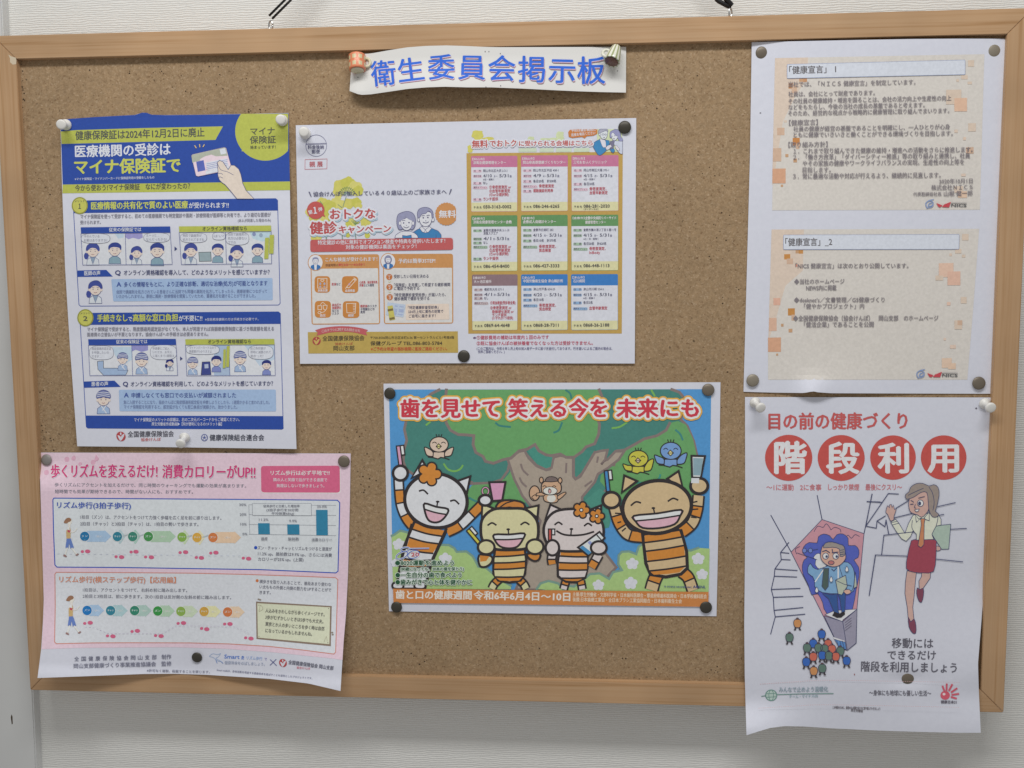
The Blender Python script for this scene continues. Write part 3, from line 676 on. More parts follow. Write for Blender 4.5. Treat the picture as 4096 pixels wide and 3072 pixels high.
def leaf_logo(sheet, F, cx, cy, rx, ry, base, parent=None, wc=None):
    q = Part(sheet, 'leaf_logo', base, parent).f(F); wc = wc or sheet.white
    q.ell(cx, cy, rx, ry, (176, 66, 70), rot=-35 if rx != ry else 0)
    q.poly([(cx - rx * .12, cy + ry * .95), (cx - rx * .05, cy + ry * .1), (cx - rx * .72, cy - ry * .25), (cx - rx * .6, cy + ry * .2)], wc, 4)
    q.poly([(cx + rx * .02, cy + ry * .85), (cx + rx * .05, cy - ry * .05), (cx + rx * .72, cy - ry * .55), (cx + rx * .62, cy + ry * .05)], wc, 4)
    q.ell(cx - rx * .05, cy - ry * .55, rx * .16, ry * .28, wc); return q.build()
leaf_logo(sh, B, 457, 1492, 40, 44, .2)
p = Part(sh, 'publisher_lettering', .2).f(B)
p.text('全国健康保険協会', (518, 1500), (930, 1495), 54, (86, 84, 96), .008); p.text('協会けんぽ', (636, 1536), (815, 1533), 30, (190, 100, 100), .01)
p.text('健康保険組合連合会', (1252, 1531), (1740, 1531), 56, (70, 72, 88), .012); p.build()
p = Part(sh, 'ring_emblem', .2).f(B).ell(1205, 1503, 30, 32, (72, 84, 150)).ell(1205, 1503, 23, 25, (199, 199, 211))
for k in range(5): a = k * 1.2566 - 1.57; p.line([(1205, 1503), (1205 + 17 * math.cos(a), 1503 + 18 * math.sin(a))], 7, (72, 84, 150))
p.build()

# ------------------------------------------------------------------ pink walking rhythm sheet
WK = (198, 195, 210)
C = Fr(120, 1780, 3.1897); D = Fr(760, 1780, 3.1897); E_ = Fr(120, 2270, 3.1897); G = Fr(760, 2270, 3.1897); Z4 = Fr(0, 2500, 1.58)
def hw(u, v):
    c = 21 * np.abs(u - .5) ** 1.25 * 2.1 + 4.5 * gs(u, .5, .5)
    return .7 + 6.6 * sst(.17, .04, u) * sst(.03, .17, v) + c * sst(.52, 1.05, v) ** 1.15 + 3.2 * sst(.93, 1, v) + 1.5 * np.sin(np.pi * u) * gs(v, .5, .3) + 1.0 * sst(.9, 1, v) * gs(u, .5, .25)
sh = Sheet('paper_flyer', 'pink flyer about walking rhythm whose lower corners curl forward over the frame', 'flyer',
           [(157, 1810), (1403, 1814)], [(1403, 1814), (1400, 1999), (1392, 2300), (1384, 2458), (1373, 2583), (1362, 2764)],
           [(150, 2712), (316, 2706), (570, 2696), (696, 2695), (823, 2699), (1076, 2715), (1234, 2734), (1362, 2764)],
           [(157, 1810), (161, 1937), (172, 2300), (175, 2400), (172, 2481), (165, 2594), (150, 2712)], WK, hw, 15.0, 72)
PK, PK2 = (224, 187, 206), (214, 178, 192)
p = Part(sh, 'pink_background', .04).f(Fr(0, 0, 1))
p.raw([(158, 1811), (1402, 1815), (1399.5, 1999), (1391.5, 2300), (1383.5, 2458), (1375, 2560), (1370, 2640), (1336, 2635), (1100, 2610), (900, 2595), (696, 2589), (500, 2590), (300, 2592), (166.5, 2597), (172.8, 2481), (175.5, 2400), (172.5, 2300), (161.5, 1937)], PK)
for cx, cy, r in ((470, 185, 32), (555, 170, 26), (805, 220, 30), (850, 180, 24), (210, 350, 30), (640, 240, 20)): p.f(C).ell(cx, cy, r, r * 1.1, (214, 160, 186), rot=30)
p.poly([(530, 190), (560, 130), (580, 150), (575, 195)], (214, 160, 186)); p.poly([(820, 210), (840, 120), (880, 175), (860, 200)], (214, 160, 186)); p.build()
MG = (206, 62, 124); GT = (118, 116, 132)
p = Part(sh, 'title_lettering', .12).f(C)
HL = [((150, 158, 186), 9, 10), ((216, 214, 224), 10, 12)]
for t, a, b_ in (('歩くリズムを変えるだけ!', C(268, 418), C(1625, 420)), ('消費カロリーがUP!!', C(1690, 422), D(832, 432))):
    p.f(Fr(0, 0, 1)).text(t, (a[0] + 2.2, a[1] + 3), (b_[0] + 2.2, b_[1] + 3), 53, (156, 164, 190), .02)
    p.text(t, tuple(a), tuple(b_), 53, MG, .03, [((220, 218, 228), 3.0, 12)])
p.build()
p = Part(sh, 'introduction_text', .12).f(C)
p.text('歩くリズムにアクセントを加えるだけで、同じ時間のウォーキングでも運動の効果が高まります。', (315, 532), D(715, 548), 50, GT)
p.text('短時間でも効果が期待できるので、時間がない人にも、おすすめです。', (318, 618), (2080, 624), 50, GT); p.build()
p = Part(sh, 'warning_box', .1).f(D)
p.rrect([(908, 272), (1918, 268), (1922, 618), (912, 618)], 40, (224, 216, 226)); p.rrect([(905, 268), (1910, 264), (1914, 608), (910, 606)], 40, (212, 92, 132)); ob = p.build()
q = Part(sh, 'warning_text', .2, ob).f(D).text('リズム歩行は必ず平地で!!', (1030, 386), (1780, 386), 60, (224, 212, 224), .02)
q.text('隣の人と笑顔で話ができる速度で', (1065, 466), (1750, 468), 46, (222, 200, 214), .012); q.text('無理はしないで歩きましょう。', (1105, 542), (1715, 545), 46, (222, 200, 214), .012); q.build()
# three beat box
p = Part(sh, 'blue_outlined_box', .08).f(Fr(0, 0, 1))
bx = list(C.all([(292, 700), (305, 678)])) + list(C.all([(1200, 684)])) + list(D.all([(900, 696), (1880, 705), (1910, 735), (1900, 1200), (1888, 1610), (1860, 1632), (900, 1590)])) + list(C.all([(1100, 1562), (345, 1558), (318, 1530), (300, 1100)]))
p.raw(bx, (206, 206, 218)); p.stroke(bx, 4.0, (40, 78, 186), True); b1 = p.build()
q = Part(sh, 'box_heading', .2, b1).f(C).text('リズム歩行(3拍子歩行)', (350, 812), (1292, 822), 80, (170, 176, 196), .02); q.text('リズム歩行(3拍子歩行)', (345, 806), (1285, 816), 80, (46, 74, 176), .022); q.build()
q = Part(sh, 'box_text', .2, b1).f(C).text('1拍目（ズン）は、アクセントをつけて力強く歩幅を広く足を前に振り出します。', (640, 944), D(400, 958), 50, GT)
q.text('2拍目（チャッ）と3拍目（チャッ）は、1拍目の勢いで歩きます。', (640, 1030), D(108, 1038), 50, GT); q.build()
def walker(par, F, dx, dy):
    q = Part(sh, 'walking_woman_drawing', .25, par).f(F); o = lambda l: [(x + dx, y + dy) for x, y in l]
    q.poly(o([(480, 1000), (500, 980), (520, 1000), (510, 1060), (490, 1060)]), (224, 206, 204)); q.ell(500 + dx, 975 + dy, 34, 40, (226, 208, 204))
    q.poly(o([(430, 990), (460, 940), (500, 928), (528, 950), (515, 975), (490, 985), (470, 1000)]), (150, 106, 84), 3)
    q.poly(o([(480, 1045), (510, 1050), (520, 1090), (515, 1195), (465, 1195), (462, 1100)]), (196, 160, 110))
    q.poly(o([(478, 1045), (505, 1048), (505, 1085), (470, 1085)]), (214, 212, 220)); q.poly(o([(478, 1078), (520, 1098), (515, 1118), (480, 1110)]), (190, 70, 90))
    q.line(o([(515, 1110), (560, 1110), (600, 1065)]), 12, (226, 208, 204), 3)
    q.poly(o([(468, 1195), (520, 1193), (560, 1310), (515, 1322), (500, 1250), (490, 1315), (452, 1312)]), (96, 120, 190))
    q.line(o([(475, 1315), (450, 1400)]), 16, (222, 210, 208)); q.line(o([(535, 1318), (590, 1390)]), 16, (222, 210, 208))
    q.poly(o([(425, 1400), (445, 1398), (470, 1418), (465, 1432), (425, 1418)]), (150, 110, 110)); q.poly(o([(575, 1405), (610, 1382), (625, 1392), (600, 1415)]), (150, 110, 110)); q.build()
walker(b1, C, 0, 0)
def beat(par, F, cx, cy, c, ac, ln, t, h=70):
    q = Part(sh, 'beat_arrow', .2, par).f(F)
    if ln: q.poly([(cx + 30, cy - h), (cx + ln - 80, cy - h), (cx + ln - 85, cy - h * 1.15), (cx + ln, cy), (cx + ln - 85, cy + h * 1.2), (cx + ln - 80, cy + h), (cx + 30, cy + h)], ac)
    else: q.line([(cx + 30, cy - 75), (cx + 85, cy - 5), (cx + 30, cy + 80)], 26, ac); q.line([(cx + 60, cy), (cx + 140, cy - 25)], 16, (170, 176, 184))
    q.ell(cx, cy, 66, 66, (214, 214, 222)); q.ell(cx, cy, 60, 61, c); q.text(t, (cx - 38, cy + 12), (cx + 38, cy + 8), 28, (206, 214, 222), .02)
    if ln > 150: q.text('（前1）', (cx + ln * .42, cy + 14), (cx + ln * .42 + min(80, ln * .3), cy + 14), 26, (216, 216, 222))
    q.build()
for F, cx, cy, c, ac, ln, t in ((C, 698, 1165, (34, 112, 168), (158, 182, 216), 338, 'ズン'), (C, 1115, 1168, (42, 122, 148), (170, 190, 200), 0, 'チャッ'), (C, 1310, 1168, (54, 128, 112), (160, 192, 184), 0, 'チャッ'),
                                (C, 1510, 1168, (64, 138, 74), (164, 190, 166), 350, 'ズン'), (C, 1940, 1175, (126, 166, 70), (190, 204, 170), 0, 'チャッ'), (D, 90, 1180, (210, 156, 60), (220, 206, 170), 0, 'チャッ'), (D, 293, 1180, (206, 114, 62), (222, 184, 158), 357, 'ズン')):
    beat(b1, F, cx, cy, c, ac, ln, t)
def feet(par, lst):
    c = (208, 92, 130)
    for F, x, y, X, Y in lst: q = Part(sh, 'footprint', .25, par).f(F).ell(x, y, 21, 18, c, rot=-8); q.ell(X, Y, 34, 24, c, rot=4).build()
q = Part(sh, 'dotted_track', .2, b1).f(C)
for k in range(64):
    if k % 2 == 0: a = C(350, 1390) + (D(770, 1415) - C(350, 1390)) * k / 64; b_ = C(350, 1390) + (D(770, 1415) - C(350, 1390)) * (k + .8) / 64; q.stroke([a, b_], 1.0, (160, 160, 190))
q.build()
feet(b1, [(C, 668, 1360, 735, 1357), (C, 1098, 1425, 1168, 1430), (C, 1290, 1365, 1352, 1361), (C, 1475, 1428, 1548, 1432), (C, 1915, 1372, 1985, 1367), (D, 80, 1435, 145, 1440), (D, 265, 1379, 330, 1373), (D, 680, 1443, 748, 1450)])
q = Part(sh, 'bar_chart', .2, b1).f(D); gc = (140, 140, 152)
for y0, y1 in ((762, 770), (888, 898), (1014, 1026), (1138, 1156)): q.line([(750, y0), (1860, y1)], 4, gc)
q.line([(750, 762), (762, 1138)], 4, gc)
TL = (44, 124, 164)
for x0, x1, y0, y1 in ((868, 1015, 998, 1138), (1240, 1393, 1013, 1141), (1608, 1755, 828, 1151)): q.poly([(x0, y0), (x1, y0), (x1 + 4, y1 + 1), (x0 + 4, y1)], TL)
q.poly([(795, 748), (1546, 746), (1549, 900), (798, 898)], (206, 206, 218)); q.line([(795, 748), (1546, 746), (1549, 900), (798, 898)], 4, (120, 120, 134), 0, True)
ch = q.build(); q = Part(sh, 'chart_lettering', .5, ch).f(D)
for t, x0, y0, x1, y1, h in (('30%', 628, 780, 718, 780, 40), ('20%', 634, 904, 720, 904, 40), ('10%', 642, 1029, 722, 1029, 40), ('0%', 670, 1153, 732, 1153, 40), ('11.2%', 880, 970, 1000, 970, 40), ('9.9%', 1265, 986, 1363, 986, 40), ('25.0%', 1620, 802, 1745, 802, 40),
                             ('従来歩行と比較した増加率', 935, 797, 1398, 797, 36), ('(3拍子歩行を20分間', 975, 847, 1380, 847, 36), ('平均体重65kg)', 1040, 891, 1325, 892, 36), ('速度', 905, 1217, 990, 1217, 42), ('脈拍数', 1250, 1220, 1390, 1220, 42), ('消費カロリー', 1550, 1230, 1810, 1232, 42)):
    q.text(t, (x0, y0), (x1, y1), h, (124, 122, 136))
q.build()
q = Part(sh, 'remark_text', .2, b1).f(D).ell(838, 1310, 21, 21, (40, 78, 186))
for t, x0, y0, x1, y1 in (('ズン・チャッ・チャッとリズムをつけると速度が', 862, 1336, 1810, 1352), ('11.2% up。脈拍数は9.9% up、さらには消費', 866, 1410, 1810, 1432), ('カロリーが25% up。(上図)', 868, 1480, 1448, 1488)): q.text(t, (x0, y0), (x1, y1), 48, GT)
q.build()
# side step box
p = Part(sh, 'orange_outlined_box', .08).f(Fr(0, 0, 1))
bx = list(E_.all([(318, 85), (335, 62), (1200, 66)])) + list(G.all([(0, 72), (700, 88), (1300, 108), (1855, 130), (1886, 155), (1870, 700), (1858, 1080), (1835, 1104), (1400, 1048), (1000, 1006), (500, 975), (0, 962)])) + list(E_.all([(1300, 960), (800, 962), (335, 972), (314, 950), (322, 500)]))
p.raw(bx, (206, 204, 216)); p.stroke(bx, 3.6, (204, 130, 120), True); b2 = p.build()
q = Part(sh, 'box_heading', .2, b2).f(E_).text('リズム歩行(横ステップ歩行)【応用編】', (380, 198), (1866, 208), 80, (186, 182, 196), .02); q.text('リズム歩行(横ステップ歩行)【応用編】', (375, 192), (1860, 202), 80, (204, 124, 92), .022); q.build()
q = Part(sh, 'box_text', .2, b2).f(E_).text('1拍目は、アクセントをつけて、右斜め前に踏み出します。', (675, 310), (2005, 316), 48, GT)
q.text('2拍目と3拍目は、前に歩きます。次の1拍目は反対側の左斜め前に踏み出します。', (672, 390), G(525, 408), 48, GT); q.build()
walker(b2, E_, 30, -570)
for F, cx, cy, c, ac, t in ((E_, 728, 548, (28, 112, 188), (160, 184, 220), 'ズン'), (E_, 1028, 550, (46, 124, 150), (164, 190, 200), 'チャッ'), (E_, 1335, 550, (48, 128, 106), (164, 188, 184), 'チャッ'), (E_, 1630, 555, (50, 142, 66), (170, 194, 172), 'ズン'),
                            (E_, 1925, 560, (134, 166, 74), (192, 202, 178), 'チャッ'), (G, 180, 562, (200, 150, 62), (216, 208, 164), 'チャッ'), (G, 480, 568, (204, 110, 62), (222, 188, 164), 'ズン')): beat(b2, F, cx, cy, c, ac, 218, t)
q = Part(sh, 'dotted_track', .2, b2).f(Fr(0, 0, 1))
tk = resample(list(E_.all([(700, 760), (820, 770), (1000, 845), (1690, 845), (1860, 745), (2040, 745)])) + list(G.all([(200, 748), (560, 752), (800, 860)])), 90)
for k in range(0, 88, 2): q.stroke([tk[k], tk[k + 1]], 1.0, (170, 150, 180))
q.build()
feet(b2, [(E_, 698, 713, 768, 705), (E_, 988, 872, 1058, 878), (E_, 1302, 816, 1370, 808), (E_, 1602, 868, 1672, 875), (E_, 1890, 713, 1958, 708), (G, 147, 778, 213, 787), (G, 442, 721, 510, 720), (G, 710, 897, 778, 906)])
q = Part(sh, 'remark_text', .2, b2).f(G).ell(857, 168, 19, 19, (204, 110, 62))
for t, x0, y0, x1, y1 in (('横歩きを取り入れることで、普段あまり使わな', 885, 202, 1800, 242), ('い太ももの外側と内側の筋力をUPすることがで', 885, 270, 1800, 312), ('きます。', 887, 342, 1030, 344)): q.text(t, (x0, y0), (x1, y1), 48, GT)
q.build()
q = Part(sh, 'brown_framed_tip', .2, b2).f(G)
q.poly([(842, 434), (1808, 492), (1796, 1004), (848, 912)], (134, 112, 100)); q.poly([(858, 456), (1788, 508), (1778, 978), (866, 894)], (206, 204, 182))
for x, y in ((880, 480), (1768, 522), (880, 880), (1758, 960)): q.ell(x, y, 6, 6, (110, 92, 84), n=8)
q.line([(880, 560), (900, 480), (930, 530), (880, 565)], 5, (170, 160, 140), 3); q.line([(1710, 950), (1740, 880), (1750, 940)], 5, (170, 160, 140), 3)
for x, y in ((875, 405), (895, 412), (1815, 830), (1820, 855)): q.ell(x, y, 14, 9, (140, 124, 112), n=10)
for t, x0, y0, x1, y1 in (('人込みをかわしながら歩くイメージです。', 960, 574, 1715, 626), ('3歩がむずかしいときは5歩でも大丈夫。', 960, 658, 1700, 716), ('東京とか人の多いところを歩く時は自然', 960, 744, 1712, 808), ('になっているかもしれませんね。', 960, 828, 1555, 876)): q.text(t, (x0, y0), (x1, y1), 52, (112, 108, 106), .006)
q.build()
p = Part(sh, 'publisher_lettering', .15).f(E_)
for k, ch in enumerate('全国健康保険協会岡山支部'): p.text(ch, (566 + k * 90, 1197 - k * 2), (566 + k * 90 + 58, 1197 - k * 2), 60, (112, 110, 132), .01)
p.text('制作', (1680, 1172), (1802, 1168), 60, (112, 110, 132), .01); p.text('岡山支部健康づくり事業推進協議会　監修', (558, 1288), (1805, 1256), 60, (112, 110, 132), .01)
p.text('※許可なく複製、転載することを禁じます。', (1490, 1332), G(252, 1352), 36, (120, 118, 138), .006); p.build()
p = Part(sh, 'campaign_lettering', .15).f(G)
p.text('Smart', (438, 1166), (630, 1172), 66, (84, 120, 200), .02); p.text('走', (652, 1172), (690, 1174), 46, (84, 120, 200), .02); p.text('リズム歩行', (720, 1172), (920, 1186), 44, (150, 168, 212), .01); p.text('で', (948, 1188), (980, 1190), 40, (150, 140, 190), .01)
p.text('健康寿命をのばしましょう。', (440, 1235), (955, 1256), 44, (156, 160, 184), .01)
p.line([(1024, 1175), (1104, 1252)], 8, (80, 84, 140)); p.line([(1098, 1172), (1022, 1246)], 8, (80, 84, 140))
p.text('Smart walkは、身体活動を増進する健康寿命を延ばすことを目的としたプロジェクトです。', (340, 1320), (1560, 1428), 28, (124, 122, 148), .006)
p.text('全国健康保険協会 岡山支部', (1252, 1232), (1826, 1312), 54, (96, 94, 112), .012); p.text('協会けんぽ', (1358, 1290), (1532, 1306), 30, (200, 110, 124), .01); p.build()
p = Part(sh, 'flying_figure_doodle', .15).f(G)
p.line([(248, 1130), (290, 1100), (350, 1112), (390, 1098), (360, 1140), (330, 1160), (400, 1200), (350, 1190), (300, 1150), (260, 1138)], 5, (140, 160, 200), 3, True); p.line([(330, 1180), (345, 1220)], 9, (120, 140, 190)); p.line([(395, 1200), (420, 1222)], 9, (120, 140, 190)); p.build()
leaf_logo(sh, G, 1186, 1218, 48, 54, .15)

# ------------------------------------------------------------------ folded health check flyer
WF = (210, 212, 225)
H = Fr(1160, 460, 3.0722); I = Fr(1180, 940, 3.13); J = Fr(1840, 440, 3.0722); K = Fr(1840, 940, 3.0722)
def hf(u, v):
    return .7 + 5.2 * np.sin(np.pi * u) ** 1.3 * (1 - v) ** 2.2 + 1.6 * np.sin(np.pi * u) ** 2 * (1 - np.abs(u - .5) * 1.2) * .5 + 1.0 * gs(v, 1, .3) * (gs(u, 0, .2) + gs(u, 1, .22)) - 1.6 * gs(u, .52, .13) * (1 - v) ** 2
sh = Sheet('paper_flyer', 'wide white health check flyer with nine clinic cards on its right half', 'flyer',
           [(1183, 501), (1860, 485.5), (2545, 472)], [(2545, 472), (2542, 960), (2539, 1454)], [(1200, 1455), (1860, 1453), (2539, 1454)], [(1183, 501), (1192, 980), (1200, 1455)], WF, hf, 24.0, 56)
OR, OC, RD, LY, WT = (204, 144, 86), (192, 156, 80), (194, 86, 90), (216, 212, 164), (218, 218, 228)
NV, TX, LN = (84, 82, 130), (96, 94, 118), (86, 84, 128)
p = Part(sh, 'postage_stamp_mark', .15).f(H)
p.ell(322, 376, 128, 132, None, 5, (112, 112, 150), n=48); p.line([(194, 354), (446, 345)], 4, (112, 112, 150)); p.line([(194, 364), (446, 355)], 4, (112, 112, 150))
p.text('料金後納', (220, 420), (415, 418), 50, (104, 104, 134), .012); p.text('郵便', (268, 476), (368, 473), 50, (104, 104, 134), .012); p.build()
p = Part(sh, 'red_boxed_mark', .15).f(H).line([(185, 547), (455, 539), (453, 660), (183, 668)], 5, (204, 120, 128), 0, True); p.text('親 展', (240, 640), (402, 637), 68, (196, 96, 104), .01); p.build()
p = Part(sh, 'tree_drawing', .06).f(H); p.step = .003
tg = [(206, 200, 98), (198, 196, 84), (212, 206, 112)]
for k, (x, y, r) in enumerate(((620, 880, 88), (715, 850, 92), (800, 905, 92), (600, 940, 70), (840, 930, 62), (560, 1085, 66), (395, 1085, 72), (480, 1130, 86), (640, 1105, 62), (720, 1090, 66), (815, 1075, 62), (250, 1190, 62), (300, 1265, 66), (450, 1245, 70), (780, 1320, 66), (930, 1315, 66), (720, 1345, 40), (340, 1500, 52), (290, 1510, 36), (950, 1480, 34), (590, 1010, 40), (840, 1120, 46), (710, 1475, 30), (420, 1290, 50))):
    n = 20; ph = rnd.random() * 6
    p.poly([(x + r * (1 + .09 * math.sin(5 * t + ph)) * math.cos(t), y + r * (1 + .09 * math.cos(6 * t + ph)) * math.sin(t)) for t in [2 * math.pi * i / n for i in range(n)]], tg[k % 3])
GB = (120, 150, 136)
for a in range(-5, 6): t = -1.57 + a * .27; p.line([(700 + 22 * math.cos(t), 990 + 22 * math.sin(t)), (700 + 85 * math.cos(t), 985 + 85 * math.sin(t))], 6, GB); p.ell(700 + 92 * math.cos(t), 985 + 92 * math.sin(t), 8, 14, (124, 150, 96), rot=math.degrees(t) + 90, n=10)
for a in range(-3, 4): t = -1.4 + a * .3; p.line([(800, 1350), (800 + 70 * math.cos(t), 1350 + 70 * math.sin(t))], 6, (120, 150, 96))
p.line([(690, 1000), (650, 1130)], 7, GB); p.line([(590, 1100), (640, 1140)], 6, GB); p.line([(370, 1060), (400, 1100)], 8, (110, 160, 120)); p.line([(440, 1490), (450, 1530)], 14, GB); p.line([(640, 1470), (645, 1530)], 10, GB); p.line([(805, 1470), (810, 1530)], 10, GB); p.build()
p = Part(sh, 'invitation_text', .4).f(H)
p.text('協会けんぽに加入している４０歳以上のご家族さまへ', (285, 1003), (1925, 972), 60, (92, 92, 122), .012)
p.poly([(226, 944), (242, 942), (266, 1004), (256, 1004)], (100, 100, 130)); p.poly([(1974, 910), (1990, 910), (1962, 976), (1954, 974)], (100, 100, 130)); p.build()
p = Part(sh, 'red_bubble', .4).f(H).ell(316, 1170, 108, 108, (198, 88, 86)).poly([(370, 1230), (410, 1200), (434, 1252)], (198, 88, 86)); ob = p.build()
q = Part(sh, 'bubble_lettering', .5, ob).f(H).text('第', (230, 1224), (280, 1214), 50, WT, .02); q.text('１', (297, 1222), (331, 1218), 100, WT, .04); q.text('弾', (354, 1188), (402, 1176), 48, WT, .02); q.build()
p = Part(sh, 'campaign_title', .34).f(H)
HW = [((218, 220, 230), 26, 14)]
for t, a, b_, h in (('おトクな', (495, 1285), (1048, 1275), 128), ('健診', (248, 1466), (575, 1458), 150), ('キャンペーン', (602, 1456), (1238, 1443), 96)):
    p.text(t, (a[0] + 16, a[1] + 20), (b_[0] + 16, b_[1] + 20), h, (170, 196, 216), .05, [((172, 200, 220), 20, 10)])
for t, a, b_, h in (('おトクな', (495, 1285), (1048, 1275), 128), ('健診', (248, 1466), (575, 1458), 150), ('キャンペーン', (602, 1456), (1238, 1443), 96)):
    p.text(t, a, b_, h, (190, 82, 84), .04, HW)
p.build()
p = Part(sh, 'couple_drawing', .3).f(H)
FC, HG, BJ = (218, 219, 228), (150, 152, 186), (58, 130, 190)
p.outl([(1505, 1448), (1560, 1410), (1640, 1380), (1740, 1392), (1820, 1425), (1856, 1470), (1858, 1512), (1540, 1514)], BJ, 6, LN, 0)
p.outl([(1590, 1390), (1622, 1368), (1710, 1368), (1742, 1392), (1700, 1440), (1660, 1448), (1625, 1436)], FC, 5, LN); p.line([(1622, 1372), (1662, 1410), (1712, 1370)], 5, LN); p.line([(1662, 1410), (1648, 1446)], 4, LN); p.line([(1662, 1410), (1685, 1446)], 4, LN)
p.line([(1795, 1470), (1795, 1512)], 5, LN)
for x in (1582, 1755): p.ell(x, 1285, 18, 26, FC, 5, LN)
p.outl([(1588, 1210), (1590, 1290), (1610, 1340), (1640, 1366), (1680, 1370), (1720, 1345), (1742, 1290), (1748, 1215), (1670, 1180)], FC, 6, LN, 4)
p.outl([(1572, 1260), (1566, 1200), (1590, 1155), (1650, 1135), (1710, 1145), (1752, 1185), (1758, 1260), (1744, 1262), (1736, 1205), (1700, 1180), (1668, 1210), (1620, 1220), (1592, 1262)], HG, 6, LN, 3)
p.outl([(1288, 1512), (1300, 1475), (1350, 1440), (1398, 1428), (1476, 1428), (1530, 1450), (1565, 1480), (1576, 1512)], FC, 6, LN)
p.outl([(1382, 1478), (1432, 1486), (1490, 1474), (1494, 1512), (1382, 1514)], BJ, 5, LN)
p.outl([(1350, 1410), (1322, 1370), (1312, 1300), (1325, 1230), (1370, 1200), (1440, 1184), (1505, 1205), (1538, 1260), (1540, 1340), (1520, 1395), (1490, 1408), (1440, 1380)], HG, 6, LN, 4)
p.outl([(1362, 1290), (1358, 1330), (1372, 1375), (1410, 1412), (1450, 1414), (1490, 1380), (1504, 1320), (1500, 1290), (1450, 1255), (1410, 1275)], FC, 5, LN, 4)
for x in (1350, 1512): p.ell(x, 1330, 15, 24, FC, 4, LN)
p.poly([(1352, 1300), (1370, 1240), (1412, 1235), (1400, 1275)], HG, 3); p.poly([(1412, 1235), (1470, 1230), (1516, 1300), (1480, 1290), (1440, 1268)], HG, 3)
for x, y in ((1396, 1326), (1462, 1322), (1638, 1262), (1694, 1258)): p.ell(x, y, 9, 9, LN, n=10)
for x, y in ((1396, 1296), (1636, 1236), (1698, 1232)): p.line([(x - 18, y + 4), (x, y - 2), (x + 18, y)], 5, LN)
p.line([(1396, 1372), (1430, 1386), (1462, 1372)], 6, LN, 3); p.line([(1634, 1316), (1670, 1326), (1704, 1312)], 6, LN, 3); p.ell(1432, 1356, 4, 5, LN, n=8); p.ell(1668, 1298, 4, 6, LN, n=8); p.build()
p = Part(sh, 'free_badge', .3).f(H)
ci = []
for k in range(120):
    t = 2 * math.pi * k / 120; r = 136 + 4 * math.sin(24 * t); ci.append((min(2038, 1922 + r * math.cos(t)), 1216 + r * 1.02 * math.sin(t)))
p.poly(ci, (206, 142, 84)); ob = p.build(); q = Part(sh, 'badge_lettering', .4, ob).f(H).text('無料', (1832, 1264), (2036, 1262), 92, WT, .03); q.build()
p = Part(sh, 'red_band', .36).f(I).rrect([(190, 60), (1976, 35), (1980, 185), (192, 212)], 34, (196, 92, 94)); ob = p.build()
q = Part(sh, 'band_text', .45, ob).f(I).text('特定健診の他に無料でオプション検査や特典を提供いたします！', (286, 124), (1880, 100), 56, WT, .012); q.text('対象の健診機関は裏面をチェック！', (636, 180), (1520, 167), 54, WT, .012); q.build()
